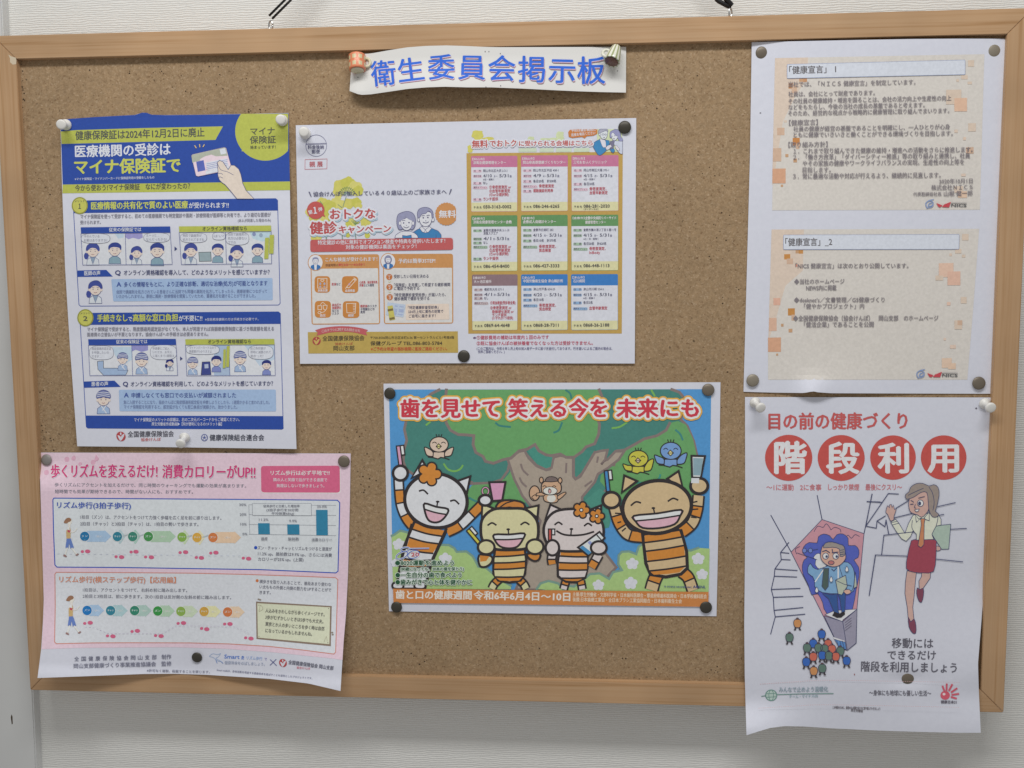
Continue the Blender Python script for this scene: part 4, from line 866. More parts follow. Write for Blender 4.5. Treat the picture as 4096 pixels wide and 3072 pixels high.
# two orange boxes
for nb, (x0, y0, x1, y1, x2, y2, x3, y3, hl) in enumerate(((193, 248, 1052, 240, 1066, 1116, 208, 1122, 175), (1100, 238, 1978, 234, 1982, 1108, 1114, 1114, 176))):
    p = Part(sh, 'orange_box', .08).f(I)
    p.rrect([(x0, y0), (x1, y1), (x2, y2), (x3, y3)], 34, OR)
    p.rrect([(x0 + 14, y0 + hl), (x1 - 12, y1 + hl), (x2 - 14, y2 - 12), (x3 + 14, y3 - 12)], 14, (214, 212, 212)); b = p.build()
    cx, cy = ((257, 345), (1166, 330))[nb]
    q = Part(sh, 'portrait_drawing', .2, b).f(I); q.ell(cx, cy, 97, 104, OR); q.ell(cx, cy, 88, 95, (220, 220, 228))
    q.poly([(cx - 62, cy + 66), (cx - 58, cy + 40), (cx - 20, cy + 22), (cx + 22, cy + 22), (cx + 60, cy + 42), (cx + 64, cy + 66), (cx + 30, cy + 92), (cx - 30, cy + 92)], (58, 116, 184))
    q.poly([(cx - 18, cy + 20), (cx + 18, cy + 20), (cx + 12, cy + 90), (cx - 12, cy + 90)], (220, 220, 228))
    if nb: q.ell(cx, cy - 20, 44, 54, (140, 144, 180), 4, LN)
    q.ell(cx, cy - 18, 33, 38, (220, 220, 228), 4, LN)
    q.poly([(cx - 38, cy - 14), (cx - 34, cy - 56), (cx, cy - 68), (cx + 34, cy - 56), (cx + 38, cy - 14), (cx + 24, cy - 40), (cx - 22, cy - 40)], (140, 144, 180), 3)
    for s_ in (-12, 12): q.line([(cx + s_ - 7, cy - 20), (cx + s_ + 7, cy - 20)], 4, LN)
    q.line([(cx - 10, cy + 2), (cx, cy + 6), (cx + 10, cy + 2)], 4, LN, 3); q.build()
    q = Part(sh, 'heading_lettering', .2, b).f(I)
    if nb == 0: q.text('こんな検査が受けられます！', (382, 334), (1030, 326), 52, WT, .016); q.text('検査時間は', (382, 396), (540, 392), 34, (150, 100, 70), .012); q.text('約30～40分！', (545, 392), (870, 386), 36, (206, 84, 84), .02)
    else: q.text('予約は簡単3STEP!', (1295, 355), (1756, 350), 58, WT, .02)
    q.build()
    if nb == 0:
        for (ax, ay, bx_, by, nm, ns, sx, sy) in ((245, 515, 440, 722, '身体計測', 405, 285, 712), (588, 515, 792, 726, '血液検査', 750, 628, 714), (247, 825, 450, 1035, '血圧', 384, 312, 1023), (598, 828, 806, 1039, '検尿', 738, 664, 1025)):
            q = Part(sh, 'test_icon', .2, b).f(I); q.rrect([(ax, ay), (bx_, ay), (bx_, by), (ax, by)], 52, (204, 132, 62)); w = (226, 216, 204); mx, my = (ax + bx_) / 2, (ay + by) / 2 - 18
            if nm == '身体計測':
                q.line([(ax + 40, ay + 28), (bx_ - 40, ay + 28), (bx_ - 40, ay + 150), (ax + 40, ay + 150)], 7, w, 0, True); q.line([(mx - 22, ay + 46), (mx, ay + 70), (mx + 22, ay + 46)], 6, w, 3, True)
                for x, y in ((mx - 26, ay + 95), (mx + 26, ay + 95), (mx - 26, ay + 132), (mx + 26, ay + 132)): q.ell(x, y, 13, 17 if y < ay + 100 else 9, (170, 170, 190), n=12)
            elif nm == '血液検査': q.line([(ax + 45, ay + 155), (ax + 65, ay + 128), (ax + 145, ay + 38), (ax + 168, ay + 58), (ax + 88, ay + 148), (ax + 60, ay + 140)], 7, w, 0); q.line([(ax + 150, ay + 20), (ax + 182, ay + 50)], 8, w); q.line([(ax + 155, ay + 48), (ax + 170, ay + 32)], 8, w); q.ell(ax + 92, ay + 102, 13, 13, (200, 160, 180), n=12)
            elif nm == '血圧': q.line([(ax + 40, ay + 60), (ax + 85, ay + 60), (ax + 85, ay + 110), (ax + 40, ay + 110)], 7, w, 0, True); q.line([(ax + 105, ay + 55), (ax + 155, ay + 55), (ax + 150, ay + 100), (ax + 130, ay + 115), (ax + 108, ay + 100)], 7, w, 0, True); q.line([(ax + 70, ay + 50), (ax + 100, ay + 18), (ax + 135, ay + 48)], 6, w, 3); q.line([(ax + 135, ay + 118), (ax + 110, ay + 140), (ax + 70, ay + 145)], 6, w, 3); q.ell(ax + 60, ay + 146, 20, 14, None, 6, w)
            else:
                q.line([(ax + 45, ay + 30), (bx_ - 45, ay + 28), (bx_ - 52, ay + 150), (ax + 52, ay + 145)], 7, w, 0, True)
                for k in range(5): q.line([(bx_ - 78, ay + 48 + 20 * k), (bx_ - 50, ay + 48 + 20 * k)], 6, w)
            q.text(nm, (sx, sy), (ns, sy - 1), 34, WT, .02); q.build()
        q = Part(sh, 'box_text', .2, b).f(I); r_ = (196, 90, 100)
        for t, x0_, y0_, x1_, y1_, c in (('肥満', 460, 634, 515, 633, r_), ('など', 518, 633, 570, 632, TX), ('心疾患、脳血管疾患、', 808, 610, 1040, 606, r_), ('肝臓', 808, 648, 858, 647, r_), ('などの異常', 862, 647, 988, 645, TX), ('高血圧や', 465, 893, 577, 891, r_), ('動脈硬化', 467, 930, 577, 928, r_), ('などの', 465, 966, 548, 964, TX), ('リスク', 465, 1002, 548, 1000, TX),
                                     ('糖尿病', 818, 908, 905, 907, r_), ('のリスク', 908, 907, 1022, 905, TX), ('や腎臓などの', 820, 946, 996, 944, TX), ('異常', 820, 982, 876, 981, TX)): q.text(t, (x0_, y0_), (x1_, y1_), 34, c, .016)
        q.build()
    else:
        q = Part(sh, 'step_disc', .2, b).f(I)
        for k, (x, y) in enumerate(((1180, 525), (1183, 652), (1186, 778))): q.ell(x, y, 39, 39, (200, 116, 62)); q.text('１２３'[k], (x - (7 if k == 0 else 12), y + 30), (x + (7 if k == 0 else 12), y + 30), 44, WT, .02); q.text('STEP', (x - 20, y - 12), (x + 20, y - 12), 14, WT, .01)
        for x, y in ((1182, 588), (1187, 716)): q.line([(x - 14, y - 5), (x, y + 5), (x + 14, y - 5)], 5, (196, 196, 120))
        q.build()
        q = Part(sh, 'step_text', .2, b).f(I)
        for t, x0_, y0_, x1_, y1_ in (('受診したい日程を決める', 1238, 543, 1673, 538), ('「保険証」を用意して希望する健診機関', 1240, 650, 1942, 643), ('に電話で予約する', 1240, 694, 1556, 690), ('「特定健康診査受診券」が届いたら、', 1240, 774, 1890, 769), ('健診機関で健診を受ける', 1242, 822, 1682, 816)): q.text(t, (x0_, y0_), (x1_, y1_), 46, TX, .012)
        q.build()
        q = Part(sh, 'ticket_box', .18, b).f(I).rrect([(1385, 866), (1926, 860), (1932, 1058), (1388, 1064)], 12, (226, 208, 194)); q.build()
        q = Part(sh, 'ticket_text', .3, b).f(I)
        for t, x0_, y0_, x1_, y1_ in (('「特定健康診査受診券」', 1415, 930, 1795, 926), ('は4月上旬に黄色の封筒で', 1422, 982, 1856, 976), ('ご自宅に届きます！', 1425, 1036, 1760, 1031)): q.text(t, (x0_, y0_), (x1_, y1_), 42, TX, .008)
        q.build()
        q = Part(sh, 'envelope_drawing', .25, b).f(I); q.poly([(1160, 842), (1386, 872), (1356, 1030), (1138, 1000)], (186, 200, 222))
        for x, y, w_, h_ in ((1250, 880, 40, 14), (1310, 888, 50, 14), (1245, 920, 36, 40), (1300, 925, 60, 40), (1290, 985, 60, 14), (1230, 965, 40, 30)): q.poly([(x, y), (x + w_, y + 6), (x + w_ - 4, y + h_ + 6), (x - 4, y + h_)], (164, 178, 214))
        q.poly([(1156, 892), (1222, 880), (1254, 1058), (1184, 1070)], (200, 190, 92)); q.poly([(1158, 930), (1226, 918), (1231, 945), (1162, 958)], (126, 108, 62)); q.poly([(1180, 1038), (1246, 1026), (1251, 1050), (1184, 1064)], (126, 108, 62)); q.build()
p = Part(sh, 'ochre_footer', .08).f(I).poly([(160, 1216), (2038, 1206), (2043, 1474), (168, 1484)], (190, 162, 82)); ob = p.build()
q = Part(sh, 'ribbon', .2, ob).f(I).poly([(252, 1192), (330, 1166), (420, 1152), (500, 1144), (585, 1141), (670, 1144), (750, 1152), (840, 1168), (914, 1190), (886, 1218), (904, 1258), (750, 1222), (670, 1214), (585, 1211), (500, 1215), (420, 1224), (270, 1260), (285, 1220)], (196, 92, 98)); q.build()
q = Part(sh, 'ribbon_lettering', .3, ob).f(I)
for k, ch in enumerate('このチラシに関するお問合せ先'): x = 335 + k * 34.4; y = 1222 - 22 * math.sin(math.pi * (k + .5) / 14); q.text(ch, (x, y + (6.5 - k) * .5), (x + 31, y - (6.5 - k) * .5 * 0), 36, (226, 190, 192), .01)
q.build()
leaf_logo(sh, I, 270, 1326, 51, 52, .2, ob, (200, 170, 90))
q = Part(sh, 'contact_text', .2, ob).f(I)
q.text('全国健康保険協会', (345, 1330), (868, 1322), 66, (84, 74, 60), .008); q.text('協会けんぽ', (500, 1380), (724, 1376), 32, (190, 100, 70), .01); q.text('岡山支部', (482, 1450), (744, 1446), 62, (84, 74, 60), .01)
q.text('〒700-8506岡山市北区本町6-36 第一セントラルビル1号館8階', (945, 1304), (1992, 1300), 36, (110, 98, 66)); q.text('保健グループ TEL.086-803-5784', (945, 1384), (1842, 1380), 54, (72, 64, 56), .012); q.text('※ご予約は希望の健診機関に直接ご連絡ください。', (950, 1450), (1905, 1446), 46, (204, 96, 62), .006); q.build()
# right half
for k, (x0_, y0_, x1_, y1_) in enumerate(((140, 250, 290, 352), (150, 340, 420, 372), (90, 430, 160, 528), (300, 330, 415, 380), (1080, 340, 1290, 380), (1180, 262, 1280, 360), (830, 326, 915, 372), (980, 345, 1110, 372))):
    n = 26; cx, cy = (x0_ + x1_) / 2, (y0_ + y1_) / 2
    p = Part(sh, 'tree_drawing', .06 + k * .004).f(J)
    p.poly([(cx + (x1_ - x0_) / 2 * (.92 + .1 * math.sin(5 * t + k)) * math.copysign(abs(math.cos(t)) ** .6, math.cos(t)), cy + (y1_ - y0_) / 2 * (.95 + .07 * math.cos(7 * t)) * math.copysign(abs(math.sin(t)) ** .6, math.sin(t))) for t in [2 * math.pi * i / n for i in range(n)]], ((208, 202, 96) if k < 4 else (204, 216, 170))).build()
p = Part(sh, 'park_drawing', .10).f(J)
for x0_, x1_ in ((720, 940), (980, 1150), (1180, 1370), (1400, 1590)): p.poly([(x0_, 470), (x1_, 466), (x1_, 514), (x0_, 516)], (200, 216, 190))
p.poly([(1680, 236), (1990, 234), (1994, 515), (1690, 515)], (206, 218, 176)); p.build()
p = Part(sh, 'ochre_panel', .05).f(J).poly([(80, 531), (2000, 515), (1988, 2747), (102, 2748)], OC); opn = p.build()
p = Part(sh, 'venue_title', .4).f(J); HW2 = [((220, 221, 230), 18, 12)]
for t, a, b_, h in (('無料', (150, 466), (342, 462), 92), ('でおトク', (366, 456), (692, 448), 84), ('に受けられる会場はこちら', (726, 446), (1630, 438), 66)): p.text(t, a, b_, h, (196, 88, 84), .03, HW2)
p.build()
p = Part(sh, 'orange_bubble', .25).f(J).poly([(1350, 245), (1420, 236), (1640, 234), (1690, 240), (1688, 290), (1640, 315), (1560, 322), (1530, 348), (1500, 330), (1380, 344), (1336, 330), (1330, 270)], (206, 124, 62)); ob = p.build()
q = Part(sh, 'bubble_lettering', .3, ob).f(J).text('予約は健診機関に', (1368, 272), (1668, 256), 36, WT, .008); q.text('直接お電話ください', (1368, 326), (1664, 298), 38, WT, .008); q.build()
p = Part(sh, 'couple_with_phone_drawing', .3).f(Fr(2370, 500, 11.642))
p.outl([(60, 830), (180, 740), (330, 670), (600, 690), (780, 730), (800, 900), (720, 960), (640, 1000), (640, 1200), (440, 1370), (340, 1420), (250, 1380), (140, 1220), (30, 1020), (80, 920)], (62, 138, 196), 18, LN)
p.outl([(330, 640), (380, 800), (440, 960), (500, 1050), (640, 1040), (620, 800), (590, 700)], (216, 214, 226), 12, LN)
p.outl([(360, 380), (370, 540), (450, 640), (540, 660), (630, 620), (690, 480), (690, 280), (500, 260)], (214, 220, 228), 14, LN, 4); p.ell(330, 430, 40, 70, (214, 220, 228), 12, LN)
p.outl([(280, 400), (275, 290), (340, 195), (500, 190), (660, 192), (720, 250), (705, 320), (640, 262), (520, 300), (400, 350), (360, 370)], (168, 170, 190), 14, LN, 2)
p.ell(490, 440, 60, 32, None, 12, LN); p.ell(610, 446, 40, 30, None, 12, LN); p.ell(540, 585, 34, 18, (120, 110, 130))
p.outl([(930, 720), (1060, 740), (1200, 740), (1395, 760), (1395, 1350), (1300, 1340), (1180, 1230), (1100, 1000), (1000, 900)], (200, 206, 226), 14, LN)
p.outl([(830, 600), (805, 450), (820, 330), (950, 240), (1100, 195), (1250, 260), (1300, 400), (1330, 560), (1395, 640), (1395, 740), (1250, 745), (1160, 600), (1000, 560)], (150, 152, 196), 14, LN, 3)
p.outl([(870, 440), (900, 600), (960, 700), (1050, 720), (1130, 650), (1180, 530), (1080, 490), (960, 350)], (214, 218, 226), 12, LN, 4)
for x, y in ((920, 525), (1035, 500)): p.ell(x, y, 16, 20, LN)
p.ell(1000, 640, 36, 22, (120, 110, 130))
p.outl([(830, 745), (1025, 750), (960, 1120), (790, 1100)], (120, 118, 146), 12, LN); p.outl([(600, 1060), (700, 960), (850, 910), (900, 1000), (800, 1080), (800, 1120), (660, 1170)], (218, 214, 222), 12, LN)
p.outl([(810, 1130), (1000, 1100), (1040, 1200), (960, 1300), (870, 1240)], (62, 138, 196), 12, LN); p.outl([(1040, 980), (1120, 950), (1260, 1120), (1210, 1210), (1100, 1120)], (218, 214, 222), 12, LN, 2); p.build()
cols = {'p': ((200, 116, 154), (222, 190, 206)), 'g': ((98, 148, 94), (160, 190, 164)), 'm': ((142, 116, 124), (196, 178, 182)), 'b': ((58, 126, 202), (140, 176, 216))}
cards = [
 (138, 702, 568, 'p', '岡山市', '淳風会健康管理センター', (162, 668, 565), [('住　所', 765, '岡山市北区大供 2-3-1', 580), ('健診日程', 828, '4/10水～5/31金', 636, 1), ('', 868, '※日・祝除く', 420, 2), ('定　員', 915, 'なし', 336), ('無料オプション', 968, '①骨密度測定 or', 628, 3), ('', 1015, '②血管年齢測定', 615, 4), ('', 1060, '(①or②選択制)', 596, 4), ('特　典', 1115, 'ランチ提供', 468, 3)], '050-3163-0002', 630),
 (752, 1322, 562, 'p', '岡山市', '岡山県南部健康づくりセンター', (775, 664, 1298), [('住　所', 760, '岡山市北区平田 408-1', 1210), ('健診日程', 826, '4/9火～5/31金', 1222, 1), ('定　員', 892, '各日20名　計500名', 1180), ('無料オプション', 955, '骨密度測定', 1155, 3), ('特　典', 1012, '運動施設利用券', 1144, 3)], '086-246-6265', 1220),
 (1372, 1945, 560, 'p', '岡山市', '三宅おおふくクリニック', (1395, 662, 1802), [('住　所', 758, '岡山市南区大福 393-1', 1830), ('健診日程', 826, '4/15月～5/31金', 1874, 1), ('', 866, '※日・祝除く', 1660, 2), ('定　員', 926, '各日20名', 1650), ('無料オプション', 990, '骨密度測定、', 1800, 3), ('', 1038, '血管年齢測定', 1814, 4)], '086-281-2020', 1840),
 (140, 702, 1299, 'g', '倉敷市', '淳風会健康管理センター倉敷', (162, 1398, 636), [('住　所', 1498, '倉敷市連島中央 3-1-19', 605), ('', 1535, '淳風スクエア', 466, 5), ('健診日程', 1600, '4/1月～5/31金', 606, 1), ('定　員', 1648, 'なし', 340), ('無料オプション', 1700, '①骨密度測定 or', 628, 3), ('', 1745, '②血管年齢測定', 616, 4), ('', 1788, '(①or②選択制)', 596, 4), ('特　典', 1845, 'ランチ提供', 472, 3)], '086-454-8400', 606),
 (752, 1320, 1294, 'g', '倉敷市', '倉敷成人病健診センター', (775, 1394, 1180), [('住　所', 1492, '倉敷市白楽町 282', 1148), ('健診日程', 1558, '4/15月～5/31金', 1252, 1), ('定　員', 1622, '各日10名　計370名', 1178), ('無料オプション', 1698, '骨密度測定、', 1180, 3), ('', 1746, '貧血検査', 1118, 4)], '086-427-3333', 1220),
 (1370, 1942, 1292, 'g', '倉敷市', '倉敷中央病院リバーサイド', (1540, 1348, 1920), [('住　所', 1492, '倉敷市鶴の浦２丁目６番11号', 1920), ('健診日程', 1558, '4/15月～5/31金', 1870, 1), ('', 1598, '※土・日・祝除く', 1702, 2), ('定　員', 1660, '各日20名　計620名', 1796), ('無料オプション', 1724, '骨密度測定、', 1790, 3), ('', 1772, 'InBody', 1722, 4)], '086-448-1113', 1836),
 (150, 704, 2026, 'm', '備前市', '大ヶ池診療所', (170, 2130, 386), [('住　所', 2224, '備前市大内 571-1', 536), ('健診日程', 2286, '4/1月～5/31金', 612, 1), ('定　員', 2330, 'なし', 346), ('無料オプション', 2390, '①貧血検査(受診者全員)', 682, 3), ('', 2420, '＋', 505, 6), ('', 2452, '②骨密度測定 or', 632, 4), ('', 2498, '動脈硬化測定 or', 660, 7), ('', 2540, 'ランチ提供', 572, 7), ('', 2576, '(いずれか1つ提供)', 652, 7)], '0869-64-4648', 610),
 (754, 1320, 2024, 'b', '津山市', '中国労働衛生協会 津山検診所', (777, 2122, 1265), [('住　所', 2220, '津山市戸島 634-25', 1168), ('健診日程', 2290, '4/20土～5/31金', 1252, 1), ('定　員', 2350, '各日10名', 1028), ('無料オプション', 2420, '骨密度測定、', 1180, 3), ('', 2466, '貧血検査', 1118, 4)], '0868-28-7311', 1212),
 (1368, 1938, 2022, 'b', '津山市', '石川病院', (1392, 2122, 1536), [('住　所', 2220, '津山市川崎 554-5', 1766), ('健診日程', 2288, '4/15月～5/31金', 1870, 1), ('', 2326, '※日・祝除く', 1656, 2), ('定　員', 2384, '各日2名', 1628), ('無料オプション', 2456, '血管年齢測定', 1810, 3)], '0868-26-2188', 1834)]
for x0_, x1_, yt, ck, city, name, (nx, ny, nx1), rows, tel, tx1 in cards:
    hc, lc = cols[ck]; hh = 136; H_ = 680
    p = Part(sh, 'clinic_card', .12).f(J)
    p.rrect([(x0_ - 3, yt - 3), (x1_ + 3, yt - 6), (x1_ + 3, yt + H_ - 1), (x0_ - 1, yt + H_ + 4)], 18, hc)
    p.rrect([(x0_, yt + hh), (x1_, yt + hh - 3), (x1_, yt + H_ - 4), (x0_ + 2, yt + H_)], 14, LY)
    p.poly([(x0_, yt + hh), (x1_, yt + hh - 3), (x1_, yt + 566), (x0_ + 1, yt + 570)], (212, 214, 226)); b = p.build()
    q = Part(sh, 'card_heading', .2, b).f(J).text('【' + city + '】', (x0_ + 16, yt + 52 - (0 if city else 0)), (x0_ + 160, yt + 50), 30, (226, 218, 226), .012)
    q.text(name, (nx, ny), (nx1, ny - 2), 40, (226, 220, 226), .008)
    if 'リバー' in name: q.text('健康管理センター', (1540, 1400), (1792, 1398), 40, (226, 220, 226), .008)
    q.build()
    q = Part(sh, 'card_text', .2, b).f(J); lx = x0_ + 26; vx = x0_ + 148
    for r_ in rows:
        t0, y, t1, xe = r_[:4]; kd = r_[4] if len(r_) > 4 else 0
        if t0:
            w_ = 172 if len(t0) > 5 else 102; q.rrect([(lx - 4, y - 30), (lx + w_, y - 30), (lx + w_, y + 3), (lx - 4, y + 3)], 12, lc); q.text(t0, (lx + 4, y - 2), (lx + w_ - 6, y - 3), 27, (100, 84, 108), .018)
        if kd == 1:
            a, b2_ = t1.split('～'); z = xe - vx
            q.text(a[:-1], (vx, y + 4), (vx + z * (.30 if len(a) < 6 else .335), y + 3), 50, (84, 84, 110), .014); q.text(a[-1], (vx + z * .37, y), (vx + z * .43, y), 28, (120, 120, 150)); q.text('～', (vx + z * .44, y - 4), (vx + z * .5, y - 4), None, (84, 84, 110))
            q.text(b2_[:-1], (xe - 152, y + 3), (xe - 40, y + 2), 50, (84, 84, 110), .014); q.text(b2_[-1], (xe - 28, y), (xe, y), 30, (120, 120, 150))
        else:
            xs = vx if kd in (0, 2, 5) or (kd == 3 and '特' in t0) else vx + (74 if x0_ < 700 else 72)
            if kd == 3 and '特' in t0: xs = vx
            if kd == 6: xs = xe - 26
            if kd == 7: xs = vx + 98
            c = (194, 82, 96) if kd in (3, 4, 6, 7) else (98, 96, 122)
            q.text(t1, (xs, y), (xe, y - 2), {2: 26, 3: 42, 4: 42, 7: 40}.get(kd, 36), c, .014 if kd in (3, 4, 7) else .005)
    for k, ch in enumerate('予約先'): q.text(ch, (lx + 4 + k * 36, yt + 642), (lx + 28 + k * 36, yt + 642), 28, (98, 96, 96), .012)
    q.text(tel, (vx, yt + 644), (tx1, yt + 642), 50, (88, 86, 92), .012)
    if '281' in tel: q.text('（ガイダンス①）', (vx, yt + 668), (vx + 180, yt + 668), 22, (98, 96, 96))
    q.build()
p = Part(sh, 'footnote_text', .15).f(K)
p.text('※', (160, 1284), (198, 1284), 44, (120, 90, 130), .01); p.text('①健診費用の補助は年度内１回のみです', (205, 1286), (1092, 1280), 50, (200, 88, 110), .014); p.text('②既に協会けんぽの被扶養者でなくなった方は受診できません。', (205, 1356), (1632, 1352), 50, (200, 88, 110), .014)
p.text('(このご案内は、令和６年１月上旬の加入者データに基づき送付しております。行き違いによるご案内の場合は、', (205, 1414), (1872, 1414), 38, (116, 114, 150), .006); p.text('何卒ご容赦ください。)', (222, 1454), (548, 1452), 38, (116, 114, 150), .006); p.build()

# ------------------------------------------------------------------ bright cat poster about teeth
WTt = (197, 197, 213)
T1 = Fr(1520, 1500, 3.13); T2 = Fr(2200, 1500, 3.13); T3 = Fr(1520, 1950, 3.13); T4 = Fr(2200, 1950, 3.13)
def ht(u, v): return .7 + .9 * np.sin(np.pi * u) * np.sin(np.pi * v) + .5 * v * np.sin(np.pi * u)
sh = Sheet('paper_poster', 'bright poster of smiling striped cats with toothbrushes under a big tree', 'poster',
           [(1534, 1534.5), (2200, 1531), (2882, 1529)], [(2882, 1529), (2876, 2000), (2866, 2465)], [(1556, 2445), (2200, 2456), (2866, 2465)], [(1534, 1534.5), (1545, 2000), (1556, 2445)], WTt, ht, 26.0, 48); sh.step = .003
SKY, DG, LG, OUT, TRK, LW = (76, 144, 208), (66, 126, 120), (98, 156, 98), (128, 112, 112), (162, 148, 138), 30
p = Part(sh, 'sky_print', .04).f(Fr(0, 0, 1))
p.raw([tuple(T1(112, 182)), tuple(T2(2018, 178)), tuple(T4(1985, 1310)), tuple(T3(165, 1270))], SKY); p.build()
def X(F, l): return [tuple(F(*a)) for a in l]
F0 = Fr(0, 0, 1)
p = Part(sh, 'tree_drawing', .08).f(F0)
crown = X(T1, [(745, 183), (640, 235), (540, 330), (330, 560), (305, 680), (335, 820), (300, 930), (290, 1080), (325, 1180), (420, 1245), (640, 1300), (900, 1330), (1100, 1330), (1150, 1345), (1300, 1700), (2000, 1760)]) + X(T2, [(500, 1760), (900, 1700), (1500, 1640), (1850, 1640), (1850, 1050), (1800, 830), (1720, 640), (1640, 560), (1690, 300), (1620, 215), (1520, 180)])
p.raw(crown, DG); p.stroke(crown[:14], 11, OUT); p.stroke(crown[-7:], 11, OUT)
lr = X(T2, [(1500, 600), (1455, 690), (1340, 760), (1180, 800), (1060, 870), (930, 940), (840, 950), (800, 1130), (640, 1250), (625, 1330), (700, 1420), (900, 1560), (1850, 1560), (1845, 1050), (1790, 800), (1700, 620), (1600, 575)])
p.raw(lr, LG); p.stroke(lr[:8], 11, OUT)
ll = X(T1, [(1150, 1380), (1400, 1360), (1500, 1320), (1560, 1300), (1640, 1200), (1700, 1340), (1840, 1580), (1700, 1700), (1100, 1720), (1060, 1500)])
p.raw(ll, LG); p.stroke(X(T1, [(880, 1340), (1000, 1355), (1150, 1360), (1400, 1350), (1520, 1310), (1600, 1200), (1620, 1100)]), 10, OUT)
trunk = X(T1, [(1600, 1060), (1740, 960), (1810, 945), (1860, 1040), (1960, 1140), (2080, 1190)]) + X(T2, [(0, 1180), (50, 1030), (130, 1010), (290, 1040), (290, 1270), (320, 1305), (380, 1270), (470, 1120), (560, 970), (640, 950), (720, 940), (690, 1060), (640, 1120), (720, 1060), (820, 955), (930, 955), (860, 1060), (730, 1160), (600, 1240), (560, 1340), (400, 1530)]) + X(T4, [(430, 400), (560, 640), (700, 830), (830, 1000), (740, 1090), (600, 1280), (-300, 1280)]) + X(T3, [(1700, 1275), (1820, 1000), (1960, 600), (2010, 420), (1900, 250), (1780, 100)]) + X(T1, [(1740, 1420), (1680, 1300)])
p.raw(trunk, TRK); p.stroke(trunk, 10, OUT, True)
p.raw(X(T2, [(420, 1530), (560, 1400), (620, 1330), (700, 1420), (640, 1480), (500, 1640)]), (66, 132, 122)); p.stroke(X(T2, [(400, 1530), (420, 1640), (520, 1620), (700, 1440)]), 8, OUT)
p.raw(X(T4, [(430, 170), (620, 10), (690, 60), (760, 420), (740, 500), (660, 520), (560, 300)]), (72, 140, 128))
p.raw(X(T1, [(1850, 950), (1940, 870), (2050, 980), (2180, 1010), (2150, 1170), (2080, 1190), (1960, 1120)]), (66, 140, 128)); p.stroke(X(T1, [(1850, 1010), (1960, 1130), (2080, 1185), (2150, 1160), (2175, 1020)]), 9, OUT)
p.raw(X(T2, [(310, 1050), (440, 940), (560, 940), (470, 1110), (360, 1290), (310, 1290), (300, 1180)]), (66, 132, 122)); p.stroke(X(T2, [(300, 1050), (300, 1270), (330, 1295), (400, 1230), (560, 960)]), 8, OUT)
lc_ = X(T1, [(832, 183), (810, 400), (830, 600), (880, 690), (980, 745), (1090, 750), (1175, 760), (1165, 870), (1200, 970), (1290, 1020), (1320, 1080), (1420, 1105), (1540, 1060), (1640, 1040), (1740, 950), (1840, 930), (1940, 870), (1990, 950), (2080, 1000)]) + X(T2, [(20, 1010), (130, 990), (200, 1030), (300, 1030), (400, 960), (450, 900), (560, 860), (610, 740), (620, 620), (590, 520), (655, 280), (615, 182)])
p.raw(lc_, LG); p.stroke(lc_, 11.5, OUT)
for F, l, c in ((T1, [(800, 1115), (850, 1180), (930, 1205), (1000, 1180), (1035, 1135)], (112, 170, 84)), (T1, [(1450, 600), (1500, 635), (1630, 650)], (56, 124, 122)), (T1, [(580, 625), (625, 590)], (112, 170, 84)), (T2, [(200, 190), (250, 230), (268, 290)], (56, 124, 122)), (T2, [(50, 720), (110, 690), (150, 600)], (56, 124, 122)), (T2, [(780, 665), (870, 650), (960, 595)], (112, 170, 84)),
                (T2, [(1575, 690), (1630, 740), (1660, 810)], (60, 130, 130)), (T2, [(1270, 190), (1310, 260)], (112, 170, 84)), (T2, [(1090, 1350), (1280, 1340), (1360, 1300), (1380, 1250)], (60, 140, 130)), (T1, [(1765, 1120), (1790, 1190), (1850, 1250)], OUT), (T1, [(1750, 1290), (1780, 1350), (1830, 1395)], OUT), (T2, [(205, 1110), (200, 1220)], OUT), (T2, [(600, 1030), (590, 1090)], OUT), (T2, [(440, 1390), (520, 1330)], OUT), (T1, [(1120, 1540), (1200, 1580), (1280, 1590)], (60, 130, 130))):
    p.f(F).line(l, 24, c, 4)
p.build()
p = Part(sh, 'bush_drawing', .30).f(F0); BG, BO = (160, 190, 122), (116, 150, 140)
bl = X(T3, [(145, 605), (180, 590), (250, 540), (340, 560), (500, 700), (640, 730), (760, 718), (860, 720), (930, 760), (960, 805), (1080, 800), (1160, 860), (1200, 930), (1230, 990), (1320, 1000), (1500, 1150), (1640, 1230), (1640, 1275), (165, 1268)])
br = X(T4, [(-80, 1285), (-60, 1230), (60, 1210), (300, 1240), (460, 1120), (500, 1085), (620, 1075), (690, 1115), (740, 1145), (790, 1060), (900, 1035), (855, 960), (860, 850), (900, 805), (990, 800), (1080, 835), (1110, 740), (1170, 700), (1400, 740), (1760, 790), (1860, 755), (1998, 765), (1986, 1308)])
bm_ = X(T3, [(1960, 1275), (2010, 1200), (2110, 1170), (2230, 1200), (2300, 1280)])
for b_ in (bl, br, bm_): p.raw(b_, BG); p.stroke(b_[:-2] if b_ is not bm_ else b_, 9, BO)
for F, x, y, r in ((T4, 1030, 955, 84), (T4, 1010, 1198, 90), (T4, 606, 1222, 78), (T4, 1855, 893, 86), (T4, 1905, 1088, 78), (T3, 236, 712, 84), (T3, 818, 893, 88), (T3, 190, 945, 60)):
    p.f(F)
    for k in range(5): a = -1.57 + k * 1.2566; p.ell(x + r * .55 * math.cos(a), y + r * .5 * math.sin(a), r * .42, r * .4, (204, 204, 218), n=14)
    p.ell(x, y, r * .45, r * .42, (204, 204, 218), n=14)
p.build()
BK = (52, 46, 50); STR = (204, 128, 52); CW, CY, CP, CT = (208, 208, 222), (205, 198, 156), (206, 194, 198), (200, 172, 134)
